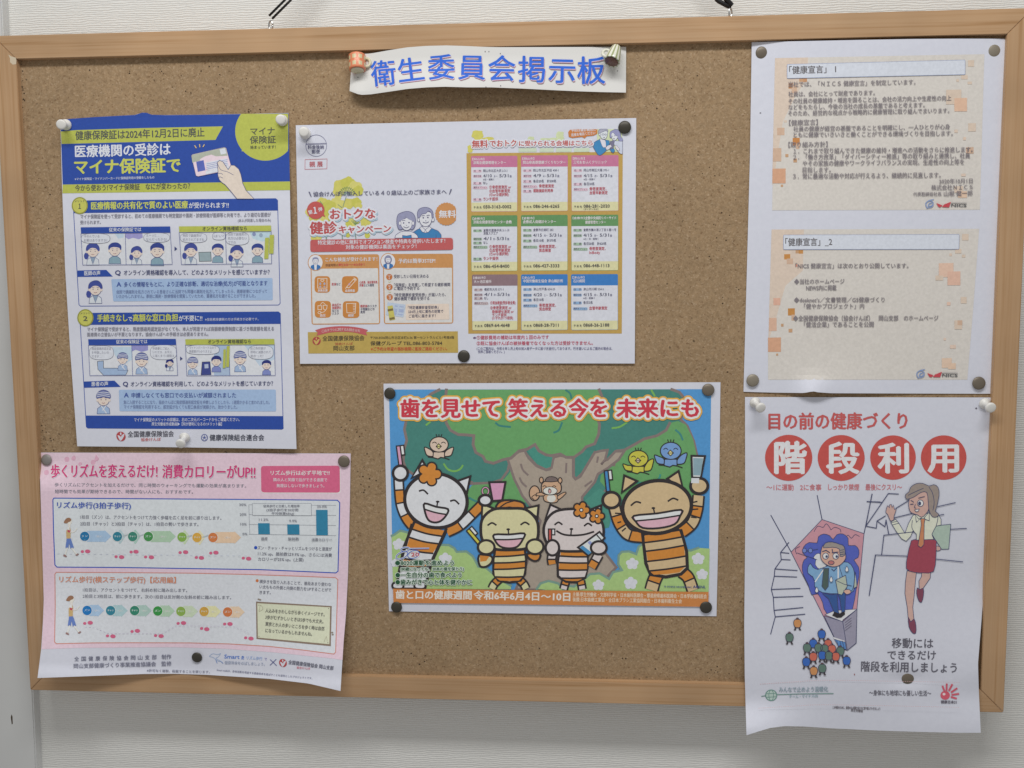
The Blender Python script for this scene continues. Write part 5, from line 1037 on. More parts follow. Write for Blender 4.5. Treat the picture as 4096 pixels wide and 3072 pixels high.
def stripes(p, lx, rx, ys, fur, bend=0.0, first=STR):
    """bands between left edge and right edge points; ys rows of (left point, right point)"""
    for k in range(len(ys) - 1):
        (a, b_), (c, d) = ys[k], ys[k + 1]; m1 = ((a[0] + b_[0]) / 2, (a[1] + b_[1]) / 2 + bend); m2 = ((c[0] + d[0]) / 2, (c[1] + d[1]) / 2 + bend)
        p.poly([a, m1, b_, d, m2, c], first if k % 2 == 0 else fur)
    for a, b_ in ys[1:-1]: p.line([a, ((a[0] + b_[0]) / 2, (a[1] + b_[1]) / 2 + bend), b_], 22, BK, 5)
def limb(p, pts, w, fur, n=4, first=0):
    """striped arm or leg along a centre line"""
    F = p.fr; c = resample(cat(pts, 10), 41); L_ = []
    def band(i, j, ww): 
        L, R = [], []
        for k in range(i, j + 1):
            t = c[min(k + 1, 40)] - c[max(k - 1, 0)]; t = t / np.linalg.norm(t); n_ = np.array([-t[1], t[0]]); L.append(tuple(c[k] + n_ * ww / 2)); R.append(tuple(c[k] - n_ * ww / 2))
        return L + R[::-1]
    p.poly(band(0, 40, w + 44), BK)
    for k in range(n):
        i, j = round(40 * k / n), round(40 * (k + 1) / n); p.poly(band(i, j, w), STR if (k + first) % 2 == 0 else fur)
    for k in range(1, n):
        i = round(40 * k / n); t = c[i + 1] - c[i - 1]; t = t / np.linalg.norm(t); n_ = np.array([-t[1], t[0]]); p.line([tuple(c[i] + n_ * w / 2), tuple(c[i] - n_ * w / 2)], 20, BK)
def flower(p, x, y, r, eye=None):
    pts = []
    for k in range(40): a = 2 * math.pi * k / 40 - .3; rr = r * (.62 + .40 * abs(math.cos(2.5 * a)) ** .55); pts.append((x + rr * math.cos(a), y + rr * math.sin(a)))
    p.outl(pts, STR, 20, BK)
    if eye: p.ell(x, y, r * .2, r * .2, eye, 12, BK)
def ear(p, a, tip, b_, fur): p.outl([a, tip, b_], fur, 28, BK)
def mouth(p, q, fur):
    """q: upper left, upper right, lower right, lower left of an open laughing mouth"""
    ul, ur, lr_, ll_ = [np.array(a, float) for a in q]; s_ = ((ll_ - ul) + (lr_ - ur)) / 2
    o = [tuple(ul), tuple((ul + ur) / 2 + s_ * .04), tuple(ur), tuple(ur + s_ * .45 - (ur - ul) * .03), tuple(lr_), tuple((ll_ + lr_) / 2 + s_ * .16), tuple(ll_), tuple(ul + s_ * .45 + (ur - ul) * .03)]
    p.poly(o, (214, 166, 186), 3); p.poly([tuple(ul), tuple((ul + ur) / 2 + s_ * .04), tuple(ur), tuple(ur + s_ * .40 - (ur - ul) * .03), tuple((ul + ur) / 2 + s_ * .44), tuple(ul + s_ * .40 + (ur - ul) * .03)], (212, 212, 226), 0)
    p.line([tuple(ul + s_ * .40 + (ur - ul) * .03), tuple((ul + ur) / 2 + s_ * .45), tuple(ur + s_ * .40 - (ur - ul) * .03)], 20, BK, 4); p.line(o, 26, BK, 3, True)
def eyes(p, l, r, w=50):
    for (x, y), t in (l, r): c, s_ = math.cos(t), math.sin(t); p.line([(x - w * c + 18 * s_ * 0, y - w * s_ + 16), (x, y - 12), (x + w * c, y + w * s_ + 14)], 22, BK, 5)
def nose(p, x, y, dx, dy): p.ell(x, y, 24, 14, BK, n=12); p.line([(x, y), (x + dx, y + dy)], 18, BK)
def brush(p, a, b_, hc, side=1, w=42):
    """toothbrush: a = bottom of the handle, b_ = tip of the head"""
    a, b_ = np.array(a, float), np.array(b_, float); d = (b_ - a) / np.linalg.norm(b_ - a); n_ = np.array([-d[1], d[0]]) * side; L = np.linalg.norm(b_ - a)
    q = [a - n_ * w / 2, a + n_ * w / 2, b_ + n_ * w / 2, b_ - n_ * w / 2]; p.outl([tuple(k) for k in q], hc, 16, BK)
    h = min(120, L * .45); q = [b_ + n_ * w * .55, b_ + n_ * w * 1.5, b_ + n_ * w * 1.5 - d * h, b_ + n_ * w * .55 - d * h]; p.outl([tuple(k) for k in q], (212, 212, 224), 16, BK)
# the white cat, leaning, at the left
p = Part(sh, 'white_cat_drawing', .52).f(T3)
brush(p, (262, -260), (228, -520), (208, 150, 186), 1, 46)
limb(p, [(400, 480), (320, 370), (258, 200), (235, -40), (235, -130)], 92, CW, 4)
limb(p, [(840, 560), (1000, 480), (1150, 340), (1280, 210)], 96, CW, 3)
p.outl([(395, 470), (820, 560), (640, 950), (560, 1270), (200, 1268), (270, 900)], CW, 34, BK)
stripes(p, 0, 0, [((420, 440), (815, 540)), ((398, 520), (775, 610)), ((370, 625), (735, 705)), ((330, 760), (660, 825)), ((300, 890), (640, 910)), ((272, 990), (620, 990)), ((250, 1080), (600, 1080))], CW, 14)
p.line([(430, 430), (300, 740), (230, 1100)], 34, BK); p.line([(830, 520), (660, 890), (600, 1100)], 34, BK)
for x in (225, 500): p.outl([(x - 60, 1200), (x + 50, 1180), (x + 60, 1262), (x - 55, 1262)], CW, 26, BK, 3)
ear(p, (395, -120), (530, -340), (600, -220), CW); ear(p, (940, -70), (1130, -138), (1085, 80), CW)
p.ell(700, 165, 392, 338, CW, 42, BK, rot=9, n=48)
eyes(p, ((545, 46), .35), ((935, 172), .35), 54); nose(p, 722, 178, -10, 60)
mouth(p, ((560, 200), (850, 270), (760, 420), (600, 400)), CW); flower(p, 620, -168, 148)
p.ell(255, -180, 92, 92, CW, 34, BK)
p.outl([(1368, -65), (1570, -68), (1530, 160), (1410, 168)], (206, 146, 184), 26, BK); p.ell(1320, 45, 42, 48, None, 24, BK); p.ell(1320, 45, 40, 46, None, 12, (206, 146, 184))
p.ell(1318, 160, 80, 66, CW, 34, BK); p.build()
# yellow cat
p = Part(sh, 'yellow_cat_drawing', .60).f(T3)
brush(p, (1260, 720), (1100, 530), (200, 190, 70), 1, 44)
for xs in ((1490, 1430, 1400), (1740, 1800, 1830)): limb(p, [(xs[0], 1150), (xs[1], 1210), (xs[2], 1268)], 74, CY, 2)
p.outl([(1450, 760), (1810, 760), (1830, 900), (1815, 1080), (1760, 1165), (1620, 1190), (1480, 1165), (1420, 1080), (1420, 900)], CY, 30, BK, 0)
stripes(p, 0, 0, [((1456, 770), (1796, 760)), ((1446, 865), (1806, 842)), ((1436, 945), (1812, 925)), ((1430, 1025), (1812, 1005)), ((1440, 1120), (1790, 1115)), ((1500, 1165), (1740, 1165))], CY, 6)
p.outl([(1240, 850), (1390, 860), (1400, 930), (1330, 990), (1250, 980)], CY, 26, BK, 3); p.poly([(1250, 850), (1370, 862), (1330, 920), (1255, 930)], STR); p.outl([(1850, 830), (2000, 830), (1990, 900), (1930, 920), (1860, 880)], STR, 26, BK, 3)
ear(p, (1275, 380), (1280, 205), (1420, 262), CY); ear(p, (1820, 262), (1985, 225), (1970, 380), CY)
p.outl([(1455, 270), (1480, 195), (1560, 160), (1700, 165), (1800, 200), (1800, 275), (1620, 250)], (198, 124, 58), 26, BK, 2); p.line([(1500, 250), (1580, 195), (1670, 170)], 16, BK, 3)
p.outl([(1262, 520), (1290, 380), (1420, 275), (1620, 262), (1820, 275), (1950, 390), (1982, 520), (1960, 660), (1840, 760), (1620, 782), (1420, 765), (1290, 670)], CY, 36, BK, 4)
eyes(p, ((1402, 455), 0), ((1815, 448), 0)); nose(p, 1605, 524, 5, 50)
mouth(p, ((1430, 590), (1805, 575), (1720, 740), (1500, 735)), CY)
p.ell(1330, 748, 104, 88, CY, 30, BK); p.ell(1940, 742, 106, 92, CY, 30, BK); p.build()
# pink cat
p = Part(sh, 'pink_cat_drawing', .60).f(T4)
for xs in ((200, 170), (385, 405)): limb(p, [(xs[0], 1170), ((xs[0] + xs[1]) / 2, 1220), (xs[1], 1274)], 72, CP, 2)
p.outl([(120, 780), (470, 790), (470, 1000), (440, 1130), (330, 1185), (200, 1180), (100, 1110), (95, 950)], CP, 30, BK)
stripes(p, 0, 0, [((135, 790), (455, 800)), ((130, 858), (460, 868)), ((115, 940), (465, 945)), ((110, 1032), (462, 1032)), ((140, 1135), (430, 1130)), ((200, 1165), (350, 1170))], CP, 4)
limb(p, [(520, 1000), (560, 930), (610, 840)], 92, CP, 2); limb(p, [(30, 960), (20, 900), (30, 840)], 84, CP, 2)
ear(p, (-55, 390), (5, 215), (160, 285), CP); ear(p, (500, 280), (640, 225), (640, 390), CP)
p.outl([(-80, 540), (-40, 400), (80, 295), (300, 268), (500, 290), (630, 400), (672, 540), (640, 690), (520, 780), (300, 800), (90, 785), (-40, 690)], CP, 34, BK, 4)
eyes(p, ((106, 448), 0), ((476, 462), 0), 44); nose(p, 268, 520, -6, 70); p.line([(85, 545), (160, 585), (270, 600), (420, 590), (545, 555)], 24, BK, 4)
flower(p, 392, 282, 104, (212, 212, 222)); flower(p, 585, 358, 96, (212, 212, 222))
brush(p, (0, 680), (0, 520), (190, 80, 76), 1, 40)
p.outl([(350, 750), (620, 555), (685, 630), (480, 855)], (208, 212, 226), 24, BK); p.poly([(372, 752), (410, 726), (520, 812), (482, 842)], (70, 140, 196)); p.poly([(470, 690), (500, 665), (590, 755), (560, 780)], (140, 150, 210)); p.line([(590, 600), (645, 660)], 16, BK)
p.ell(30, 755, 84, 96, CP, 30, BK); p.ell(610, 755, 98, 82, CP, 30, BK); p.build()
# tan cat with raised arms at the right
p = Part(sh, 'tan_cat_drawing', .56).f(T4)
brush(p, (730, 50), (702, -210), (64, 132, 196), 1, 46)
limb(p, [(1160, 620), (980, 590), (870, 450), (815, 280), (800, 200)], 116, CT, 4); limb(p, [(1650, 560), (1780, 450), (1840, 280), (1860, 100)], 116, CT, 4)
for F_, a, b_ in ((0, (820, 322), (880, 326)), (0, (850, 440), (885, 430)), (0, (905, 545), (945, 510)), (0, (1775, 190), (1840, 175)), (0, (1785, 275), (1850, 270)), (0, (1770, 370), (1830, 378))): p.line([a, b_], 18, BK)
limb(p, [(1340, 1090), (1300, 1180), (1270, 1285)], 140, CT, 2); limb(p, [(1650, 1060), (1730, 1130), (1790, 1290)], 120, CT, 2)
p.outl([(1160, 590), (1640, 540), (1710, 800), (1720, 1010), (1640, 1085), (1450, 1120), (1260, 1090), (1200, 950)], CT, 40, BK)
stripes(p, 0, 0, [((1185, 600), (1618, 545)), ((1186, 690), (1645, 620)), ((1205, 798), (1675, 726)), ((1225, 925), (1690, 860)), ((1245, 1045), (1695, 985)), ((1300, 1092), (1620, 1062))], CT, 6)
ear(p, (900, 60), (930, -150), (1090, -80), CT); ear(p, (1470, -110), (1610, -205), (1670, 40), CT)
p.ell(1340, 245, 432, 330, CT, 46, BK, rot=-7, n=48)
eyes(p, ((1075, 192), -.25), ((1540, 148), -.1), 60); nose(p, 1294, 258, 15, 62)
mouth(p, ((1050, 355), (1640, 280), (1560, 460), (1160, 505)), CT)
p.outl([(1772, -396), (1940, -392), (1888, -120), (1780, -125)], (206, 208, 214), 26, BK); p.poly([(1792, -370), (1918, -366), (1886, -150), (1794, -152)], (132, 160, 176)); p.outl([(1775, -118), (1870, -120), (1870, -50), (1770, -55)], (206, 206, 216), 14, BK)
p.ell(768, 158, 108, 98, CT, 36, BK); p.ell(1868, -20, 108, 96, CT, 36, BK); p.poly([(1770, -118), (1868, -118), (1866, -52), (1766, -56)], (206, 206, 216)); p.build()
def bird(F, cx, cy, s, c, beak, tilt=0):
    q = Part(sh, 'bird_drawing', .34).f(F); lw = 13
    for sg in (-1, 1):
        q.outl([(cx + sg * s * .55, cy + s * 1.25), (cx + sg * s * .7, cy + s * .75), (cx + sg * s * 1.1, cy + s * (.45 - sg * tilt)), (cx + sg * s * 1.55, cy + s * (.3 - sg * tilt)), (cx + sg * s * 1.5, cy + s * (.7 - sg * tilt * .6)), (cx + sg * s * 1.25, cy + s * 1.2)], c, lw, BK, 3)
    q.outl([(cx - s * .6, cy + s * .8), (cx + s * .6, cy + s * .8), (cx + s * .6, cy + s * 1.45), (cx + s * .2, cy + s * 1.38), (cx - s * .1, cy + s * 1.55), (cx - s * .65, cy + s * 1.4)], c, lw, BK)
    q.line([(cx + s * .55, cy + s * 1.42), (cx + s * 1.1, cy + s * 1.62)], lw, BK); q.line([(cx - s * .6, cy + s * 1.4), (cx - s * 1.15, cy + s * 1.35)], lw, BK)
    q.ell(cx, cy, s, s * .82, c, lw, BK)
    for k in (-1, 0, 1): q.line([(cx + s * .2 * k, cy - s * .8), (cx + s * .3 * k, cy - s * 1.08)], 11, BK)
    for sg in (-1, 1): q.line([(cx + sg * s * .48 - 26, cy - s * .15), (cx + sg * s * .48, cy - s * .26), (cx + sg * s * .48 + 26, cy - s * .13)], 10, BK, 4)
    q.outl([(cx - s * .05, cy - s * .08), (cx + s * .26, cy + s * .2), (cx - s * .02, cy + s * .48), (cx - s * .3, cy + s * .22)], beak, 10, BK); q.line([(cx - s * .3, cy + s * .22), (cx + s * .26, cy + s * .2)], 8, BK); q.build()
bird(T1, 738, 870, 116, (206, 182, 168), (206, 200, 130)); bird(T2, 1105, 1046, 122, (190, 184, 66), (200, 176, 160), .25); bird(T2, 1512, 950, 130, (112, 150, 208), (206, 196, 140), .1)
q = Part(sh, 'squirrel_drawing', .34).f(T1); SQ = (196, 156, 128)
q.ell(1935, 1480, 66, 92, SQ, 14, BK); q.line([(1930, 1560), (1900, 1530), (1940, 1500), (1960, 1520)], 10, BK, 4)
q.outl([(2060, 1480), (2200, 1480), (2230, 1570), (2180, 1600), (2090, 1590), (2050, 1560)], SQ, 12, BK, 3); q.ell(2145, 1545, 55, 48, (208, 206, 204)); q.outl([(2060, 1470), (1960, 1480), (1970, 1510), (2060, 1510)], SQ, 10, BK, 2); q.outl([(2220, 1520), (2300, 1470), (2330, 1480), (2240, 1560)], SQ, 10, BK, 2)
q.outl([(2020, 1430), (2030, 1360), (2090, 1320), (2170, 1310), (2240, 1340), (2270, 1400), (2250, 1470), (2140, 1500), (2040, 1480)], SQ, 14, BK, 4); q.ell(2130, 1450, 88, 50, (208, 206, 204), 8, BK)
q.ell(2020, 1315, 24, 36, SQ, 12, BK); q.ell(2255, 1320, 24, 34, SQ, 12, BK); q.outl([(2075, 1335), (2090, 1285), (2150, 1272), (2210, 1290), (2220, 1330)], (116, 100, 100), 10, BK, 2)
for x in (2060, 2180): q.line([(x - 22, 1398), (x, 1386), (x + 22, 1398)], 9, BK, 4)
q.ell(2125, 1455, 18, 26, (206, 150, 150), 7, BK); q.ell(2120, 1428, 12, 8, BK); q.build()
p = Part(sh, 'title_lettering', .40)
OH = (214, 160, 70)
segs = [('歯を見せて', T1(262, 536), T1(1492, 536)), ('笑える今を', T1(1612, 536), T2(708, 534)), ('未来にも', T2(836, 536), T2(1856, 532))]
for t, a, b_ in segs: p.f(F0).text(t, tuple(a), tuple(b_), 75, OH, .02, [((222, 164, 66), 17, 22)])
for t, a, b_ in segs: p.text(t, tuple(a), tuple(b_), 75, (200, 56, 74), .042, [((218, 216, 228), 11, 16)])
p.build()
p = Part(sh, 'orange_band', .98).f(F0).raw([tuple(T3(163, 1266)), tuple(T4(1986, 1308)), tuple(T4(1982, 1494)), tuple(T3(170, 1444))], (200, 124, 66))
p.build()
p = Part(sh, 'band_lettering', 1.02).f(T3)
p.text('歯と口の健康週間', (198, 1394), (1145, 1404), 108, (222, 208, 204), .034); p.f(F0).text('令和6年6月4日～10日', tuple(T3(1172, 1404)), tuple(T4(250, 1424)), 35, (222, 208, 204), .036)
p.f(T4).text('主催:厚生労働省・文部科学省・日本歯科医師会・都道府県歯科医師会・日本学校歯科医会', (284, 1364), (1962, 1392), 54, (226, 196, 176), .02); p.text('後援:日本歯磨工業会・全日本ブラシ工業協同組合・日本歯科衛生士会', (284, 1428), (1650, 1452), 54, (226, 196, 176), .02); p.build()
p = Part(sh, 'slogan_lettering', .92).f(T3); GN = (46, 96, 70); HG_ = [((198, 208, 202), 9, 10)]
for t, a, b_, h in (('●8020運動を進めよう', (192, 978), (925, 978), 66), ('(80歳になっても、20本の歯を保とう)', (258, 1044), (1050, 1042), 46), ('●一生自分の歯で食べよう', (196, 1130), (1020, 1128), 66), ('●歯みがきで心と体を健やかに', (196, 1218), (1150, 1220), 66)): p.text(t, a, b_, h, (36, 84, 58), .036, HG_)
p.build()
p = Part(sh, 'tooth_campaign_logo', .92).f(T3); BU = (64, 92, 190)
p.ell(315, 775, 55, 26, None, 22, (206, 208, 216), rot=-8); p.ell(275, 848, 78, 38, None, 22, (206, 208, 216), rot=-25); p.ell(420, 838, 70, 45, None, 22, (206, 208, 216))
p.ell(315, 775, 55, 26, None, 9, BU, rot=-8); p.ell(275, 848, 78, 38, None, 9, BU, rot=-25); p.ell(420, 838, 74, 46, None, 9, BU, rot=-20)
p.text('20', (390, 868), (490, 866), 60, (200, 70, 86), .012); p.line([(370, 762), (612, 758)], 12, (170, 182, 220)); p.line([(365, 775), (610, 768)], 6, BU); p.build()
p = Part(sh, 'artist_credit', .92).f(T4).text('© SANKEI AROMED INC.', (1430, 1252), (1780, 1262), 26, (70, 80, 140), .02); p.text('ARSNL', (1790, 1264), (1950, 1266), 44, (70, 80, 140), .02); p.build()

# ------------------------------------------------------------------ beige two-panel declaration notice
WN = (206, 205, 222)
N1 = Fr(2980, 140, 1.982); N2 = Fr(2940, 820, 1.982); Z3 = Fr(2700, 0, 1.5845)
def hn(u, v):
    return (.8 + 6.6 * np.clip(np.sin(np.pi * (u * .94 + .03)), 0, 1) ** .8 * (1 - v) ** 3.2 + 1.5 * np.sin(np.pi * u) * np.sin(np.pi * v)
            + 6.0 * gs(u, .285, .06) * gs(v, 1.0, .035) + 2.2 * gs(u, .4, .2) * gs(v, 1, .08))
sh = Sheet('printed_notice', 'tall white notice printed with two beige panels, at the upper right of the board', 'notice',
           Z3.all([(487, 267), (600, 264), (900, 258), (1200, 252), (1500, 247), (1800, 245), (2112, 246)]),
           [(4033, 155), (4034, 177), (4026, 564), (4026, 700), (3993, 1200), (3964, 1575)],
           N2.all([(68, 1480), (300, 1487), (540, 1490), (590, 1484), (612, 1474), (650, 1484), (760, 1492), (1200, 1494), (1700, 1496), (2030, 1497)]),
           [(3007, 169), (3000, 620), (2987, 1100), (2974, 1567)], WN, hn, 30.0, 64)
BE, TN = (210, 201, 200), (128, 119, 129)
def panel(F, quad, big, box, boxt, sq):
    p = Part(sh, 'beige_panel', .06).f(F).poly(quad, BE); p.poly(big, (214, 192, 181))
    for x, y, w, h, c in sq: p.poly([(x, y), (x + w, y - w * .02), (x + w, y + h), (x, y + h)], c)
    b = p.build()
    q = Part(sh, 'heading_box', .5, b).f(F).rrect(box, 8, (208, 210, 228), 3.5, (150, 160, 200)); q.build()
    q = Part(sh, 'heading_lettering', .6, b).f(F).text(*boxt, 62, (104, 98, 104), .012); q.build(); return b
O1, O2, O3, O4 = (206, 170, 150), (198, 152, 118), (213, 190, 177), (198, 142, 104)
b = panel(N1, [(238, 183), (1898, 152), (1862, 1385), (215, 1390)], [(238, 183), (500, 178), (494, 345), (400, 480), (300, 690), (222, 1180), (215, 1190)],
          [(335, 233), (1745, 198), (1745, 313), (334, 343)], ('「健康宣言」 1', (352, 310), (722, 300)),
          [(430, 345, 62, 26, O2), (462, 345, 28, 28, O4), (345, 380, 36, 45, O4), (370, 400, 42, 60, O1), (310, 676, 22, 18, O3), (255, 736, 58, 58, O1), (226, 790, 12, 25, O3), (378, 816, 56, 60, (200, 130, 72)), (405, 860, 26, 44, O1), (222, 898, 66, 104, O1), (320, 944, 24, 24, O2), (384, 980, 28, 30, O2), (218, 1060, 104, 116, (212, 158, 130)), (284, 1186, 18, 18, O2), (392, 790, 14, 20, O3),
           (1768, 200, 48, 50, O3), (1715, 320, 50, 30, O3), (1676, 350, 20, 20, O3), (1765, 370, 34, 20, O3), (1595, 435, 120, 115, O3), (1660, 500, 100, 105, (220, 178, 156)), (1770, 700, 60, 64, O3), (1660, 750, 26, 24, (216, 192, 180)), (1752, 890, 60, 50, O1), (1730, 810, 22, 24, (218, 190, 176)), (1660, 1200, 70, 50, O3), (1690, 1240, 70, 50, (220, 186, 166)), (1715, 1100, 34, 20, (218, 192, 180))])
q = Part(sh, 'declaration_text', .6, b).f(N1)
for t, x0, y0, x1, y1, h in (('当社では、「ＮＩＣＳ 健康宣言」を制定しています。', 345, 412, 1352, 394, 42), ('社員は、会社にとって財産であります。', 345, 490, 1030, 478, 42), ('その社員の健康維持・増進を図ることは、会社の活力向上や生産性の向上', 345, 545, 1636, 520, 42), ('などをもたらし、今後の当社の成長の基盤であると考えます。', 345, 593, 1425, 575, 42), ('そのため、経営的な視点から戦略的に健康管理に取り組んでまいります。', 343, 642, 1620, 620, 42),
                             ('【健康宣言】', 350, 718, 578, 712, 44), ('社員の健康が経営の基盤であることを明確にし、一人ひとりが心身', 385, 766, 1625, 748, 42), ('ともに健康でいきいきと働くことができる環境づくりを目指します。', 385, 812, 1648, 800, 42), ('【取り組み方針】', 345, 892, 655, 888, 44), ('１．これまで取り組んできた健康の維持・増進への活動をさらに推進します。', 385, 942, 1805, 930, 44), ('２．「働き方改革」「ダイバーシティー推進」等の取り組みと連携し、社員', 383, 990, 1785, 978, 44), ('やその家族の健康やワークライフバランスの実現、生産性の向上等を', 458, 1040, 1738, 1028, 44),
                             ('目指します。', 458, 1092, 680, 1090, 44), ('３．常に最適な活動や対応が行えるよう、継続的に見直します。', 380, 1142, 1552, 1132, 44), ('2020年10月1日', 1540, 1180, 1805, 1176, 40), ('株式会社ＮＩＣＳ', 1478, 1230, 1805, 1226, 42), ('代表取締役社長', 1335, 1278, 1558, 1276, 32), ('山根 健一郎', 1578, 1280, 1805, 1274, 42)): q.text(t, (x0, y0), (x1, y1), h, TN, .008)
q.build()
def logo(F, x, y, par):
    q = Part(sh, 'company_logo', .6, par).f(F)
    q.line([(x + 20, y + 62), (x + 6, y + 40), (x + 14, y + 14), (x + 44, y + 4), (x + 64, y + 22), (x + 52, y + 44), (x + 26, y + 46), (x + 34, y + 26), (x + 50, y + 22)], 8, (130, 150, 200), 4); q.line([(x + 4, y + 24), (x + 30, y + 2), (x + 68, y - 6)], 6, (130, 150, 200), 3); q.line([(x + 12, y + 62), (x + 50, y + 56), (x + 66, y + 36)], 6, (130, 150, 200), 3)
    q.poly([(x + 88, y + 22), (x + 138, y + 40), (x + 118, y + 58), (x + 104, y + 50)], (202, 70, 84)); q.poly([(x + 205, y + 12), (x + 196, y + 40), (x + 190, y + 56), (x + 132, y + 54), (x + 150, y + 34)], (202, 70, 84))
    q.poly([(x + 205, y + 14), (x + 330, y + 16), (x + 328, y + 26), (x + 205, y + 24)], (186, 178, 180)); q.text('NICS', (x + 208, y + 54), (x + 328, y + 56), 30, (92, 92, 98), .04); q.build()
logo(N1, 1428, 1310, b)
b = panel(N2, [(290, 194), (1936, 188), (1842, 1382), (262, 1180)] if 0 else [(290, 194), (1936, 188), (1890, 800), (1842, 1385), (262, 1385), (262, 1170)], [(290, 194), (546, 194), (538, 520), (400, 640), (330, 880), (264, 1080)],
          [(385, 238), (1778, 234), (1775, 350), (384, 352)], ('「健康宣言」_2', (400, 326), (770, 322)),
          [(480, 358, 60, 26, O2), (505, 358, 34, 28, (198, 136, 76)), (390, 390, 48, 42, (200, 134, 70)), (410, 425, 50, 44, O1), (478, 470, 16, 20, (216, 140, 120)), (360, 680, 18, 18, O3), (305, 738, 54, 56, (220, 168, 150)), (420, 820, 54, 56, (198, 134, 70)), (448, 870, 24, 46, O1), (270, 896, 60, 102, (216, 172, 152)), (365, 942, 20, 22, O2), (425, 982, 30, 28, O2), (262, 1052, 102, 112, (212, 158, 130)), (326, 1178, 16, 16, O2), (272, 790, 12, 26, O3),
           (1800, 230, 52, 50, O3), (1745, 350, 50, 34, O3), (1700, 384, 20, 20, (218, 192, 180)), (1800, 394, 26, 22, O3), (1616, 462, 116, 110, (222, 184, 168)), (1590, 560, 60, 38, O3), (1685, 528, 102, 108, (220, 176, 160)), (1790, 730, 46, 50, O3), (1680, 770, 28, 26, (222, 186, 172)), (1740, 915, 60, 70, O3), (1764, 915, 38, 38, O1), (1640, 1215, 78, 76, (222, 190, 172)), (1690, 1255, 60, 46, (220, 186, 166)), (1705, 1110, 46, 28, (220, 192, 180)), (1655, 1055, 18, 18, (220, 192, 180))])
q = Part(sh, 'publication_text', .6, b).f(N2)
for t, x0, y0, x1, y1, h in (('「NICS 健康宣言」は次のとおり公開しています。', 480, 504, 1375, 502, 42), ('◆当社のホームページ', 470, 628, 868, 626, 42), ('NEWS内に掲載', 565, 680, 804, 678, 44), ('◆desknet’s／文書管理／G5健康づくり', 468, 774, 1186, 772, 42), ('「健やかプロジェクト」内', 548, 824, 1024, 822, 42), ('◆全国健康保険協会（協会けんぽ）　岡山支部　のホームページ', 462, 920, 1612, 918, 44), ('「健活企業」であることを公開', 548, 970, 1100, 968, 44)): q.text(t, (x0, y0), (x1, y1), h, TN, .008)
q.build(); logo(N2, 1436, 1310, b)
p = Part(sh, 'pin_prick', .35).f(N1).ell(122, 617, 7, 3, (70, 62, 70), n=8, rot=-15); p.build()

# ------------------------------------------------------------------ stairs poster
WS = (196, 194, 212)
S1 = Fr(2960, 1560, 2.1269); S2 = Fr(3020, 1960, 2.0738); S3 = Fr(3400, 1880, 2.183); S5 = Fr(2800, 2500, 1.7068)
def hs(u, v):
    ramp = 7.6 * sst(.50, .868, v) * (1 - .30 * gs(u, .675, .09) * gs(v, .832, .022))
    return .8 + ramp + 7 * sst(.86, 1.0, v) * np.abs(u - .45) ** 1.2 * 1.6 + 12 * gs(u, 0, .17) * sst(.88, 1, v) ** 1.3 + 2.2 * sst(.55, .8, v) * (1 - sst(.8, .9, v)) * gs(u, 1, .14) + 1.2 * np.sin(np.pi * u) * gs(v, .45, .3) + 6.0 * gs(u, 1, .03) * (1 - sst(.02, .2, v)) * .2
sh = Sheet('paper_poster', 'white stairs poster with four red discs, hanging past the bottom frame at the right', 'poster',
           [(2980, 1588), (3500, 1589), (3970, 1590)], [(3970, 1590), (3960, 1850), (3947, 2100), (3939, 2300), (3926, 2480), (3912, 2654), (3915, 2756), (3923, 2931)],
           S5.all([(318, 752), (400, 726), (480, 702), (575, 690), (700, 692), (900, 705), (1200, 720), (1500, 730), (1750, 736), (1917, 736)]),
           [(2980, 1588), (2981, 2100), (2977, 2500), (2979, 2700), (2986, 2941)], WS, hs, 16.0, 96)
RE = (192, 76, 74); INK = (66, 70, 110); RT = (192, 90, 96)
p = Part(sh, 'title_lettering', .12).f(S1).text('目の前の健康づくり', (246, 337), (1422, 333), 140, (190, 82, 86), .03); p.build()
for ch, cx, cy, r, a, b_, h in (('階', 414, 577, 201, (300, 712), (560, 712), 272), ('段', 861, 578, 200, (742, 712), (1008, 712), 262), ('利', 1302, 575, 194, (1180, 708), (1430, 706), 252), ('用', 1733, 575, 194, (1604, 702), (1856, 700), 246)):
    p = Part(sh, 'red_disc', .12).f(S1).ell(cx, cy, r, r * .975, RE, n=56); ob = p.build(); q = Part(sh, 'disc_character', .15, ob).f(S1).text(ch, a, b_, h, (210, 206, 222), .036); q.build()
p = Part(sh, 'slogan_lettering', .12).f(S1)
for t, x0, x1 in (('～1に運動', 225, 456), ('2に食事', 512, 692), ('しっかり禁煙', 750, 1014), ('最後にクスリ～', 1068, 1378)): p.text(t, (x0, 856 - (x0 > 700) * 2), (x1, 856 - (x0 > 700) * 2), 54, (196, 110, 122), .012)
p.build()
p = Part(sh, 'building_outline_drawing', .12).f(S2)
for l in ([(132, 210), (300, 515)], [(516, 45), (556, 245), (580, 365)], [(972, 35), (905, 360)], [(930, 97), (1037, 99)], [(272, 445), (212, 518), (218, 580), (165, 655), (160, 715), (135, 825), (152, 890), (158, 998), (168, 1052), (130, 1195)], [(280, 436), (262, 456)], [(212, 518), (282, 525)], [(218, 576), (292, 580)], [(165, 655), (350, 668)], [(160, 715), (346, 722)], [(135, 825), (375, 816)], [(152, 890), (398, 882)], [(158, 998), (398, 975)], [(168, 1052), (414, 1030)], [(1000, 540), (948, 875)]): p.line(l, 7, INK)
p.f(S3)
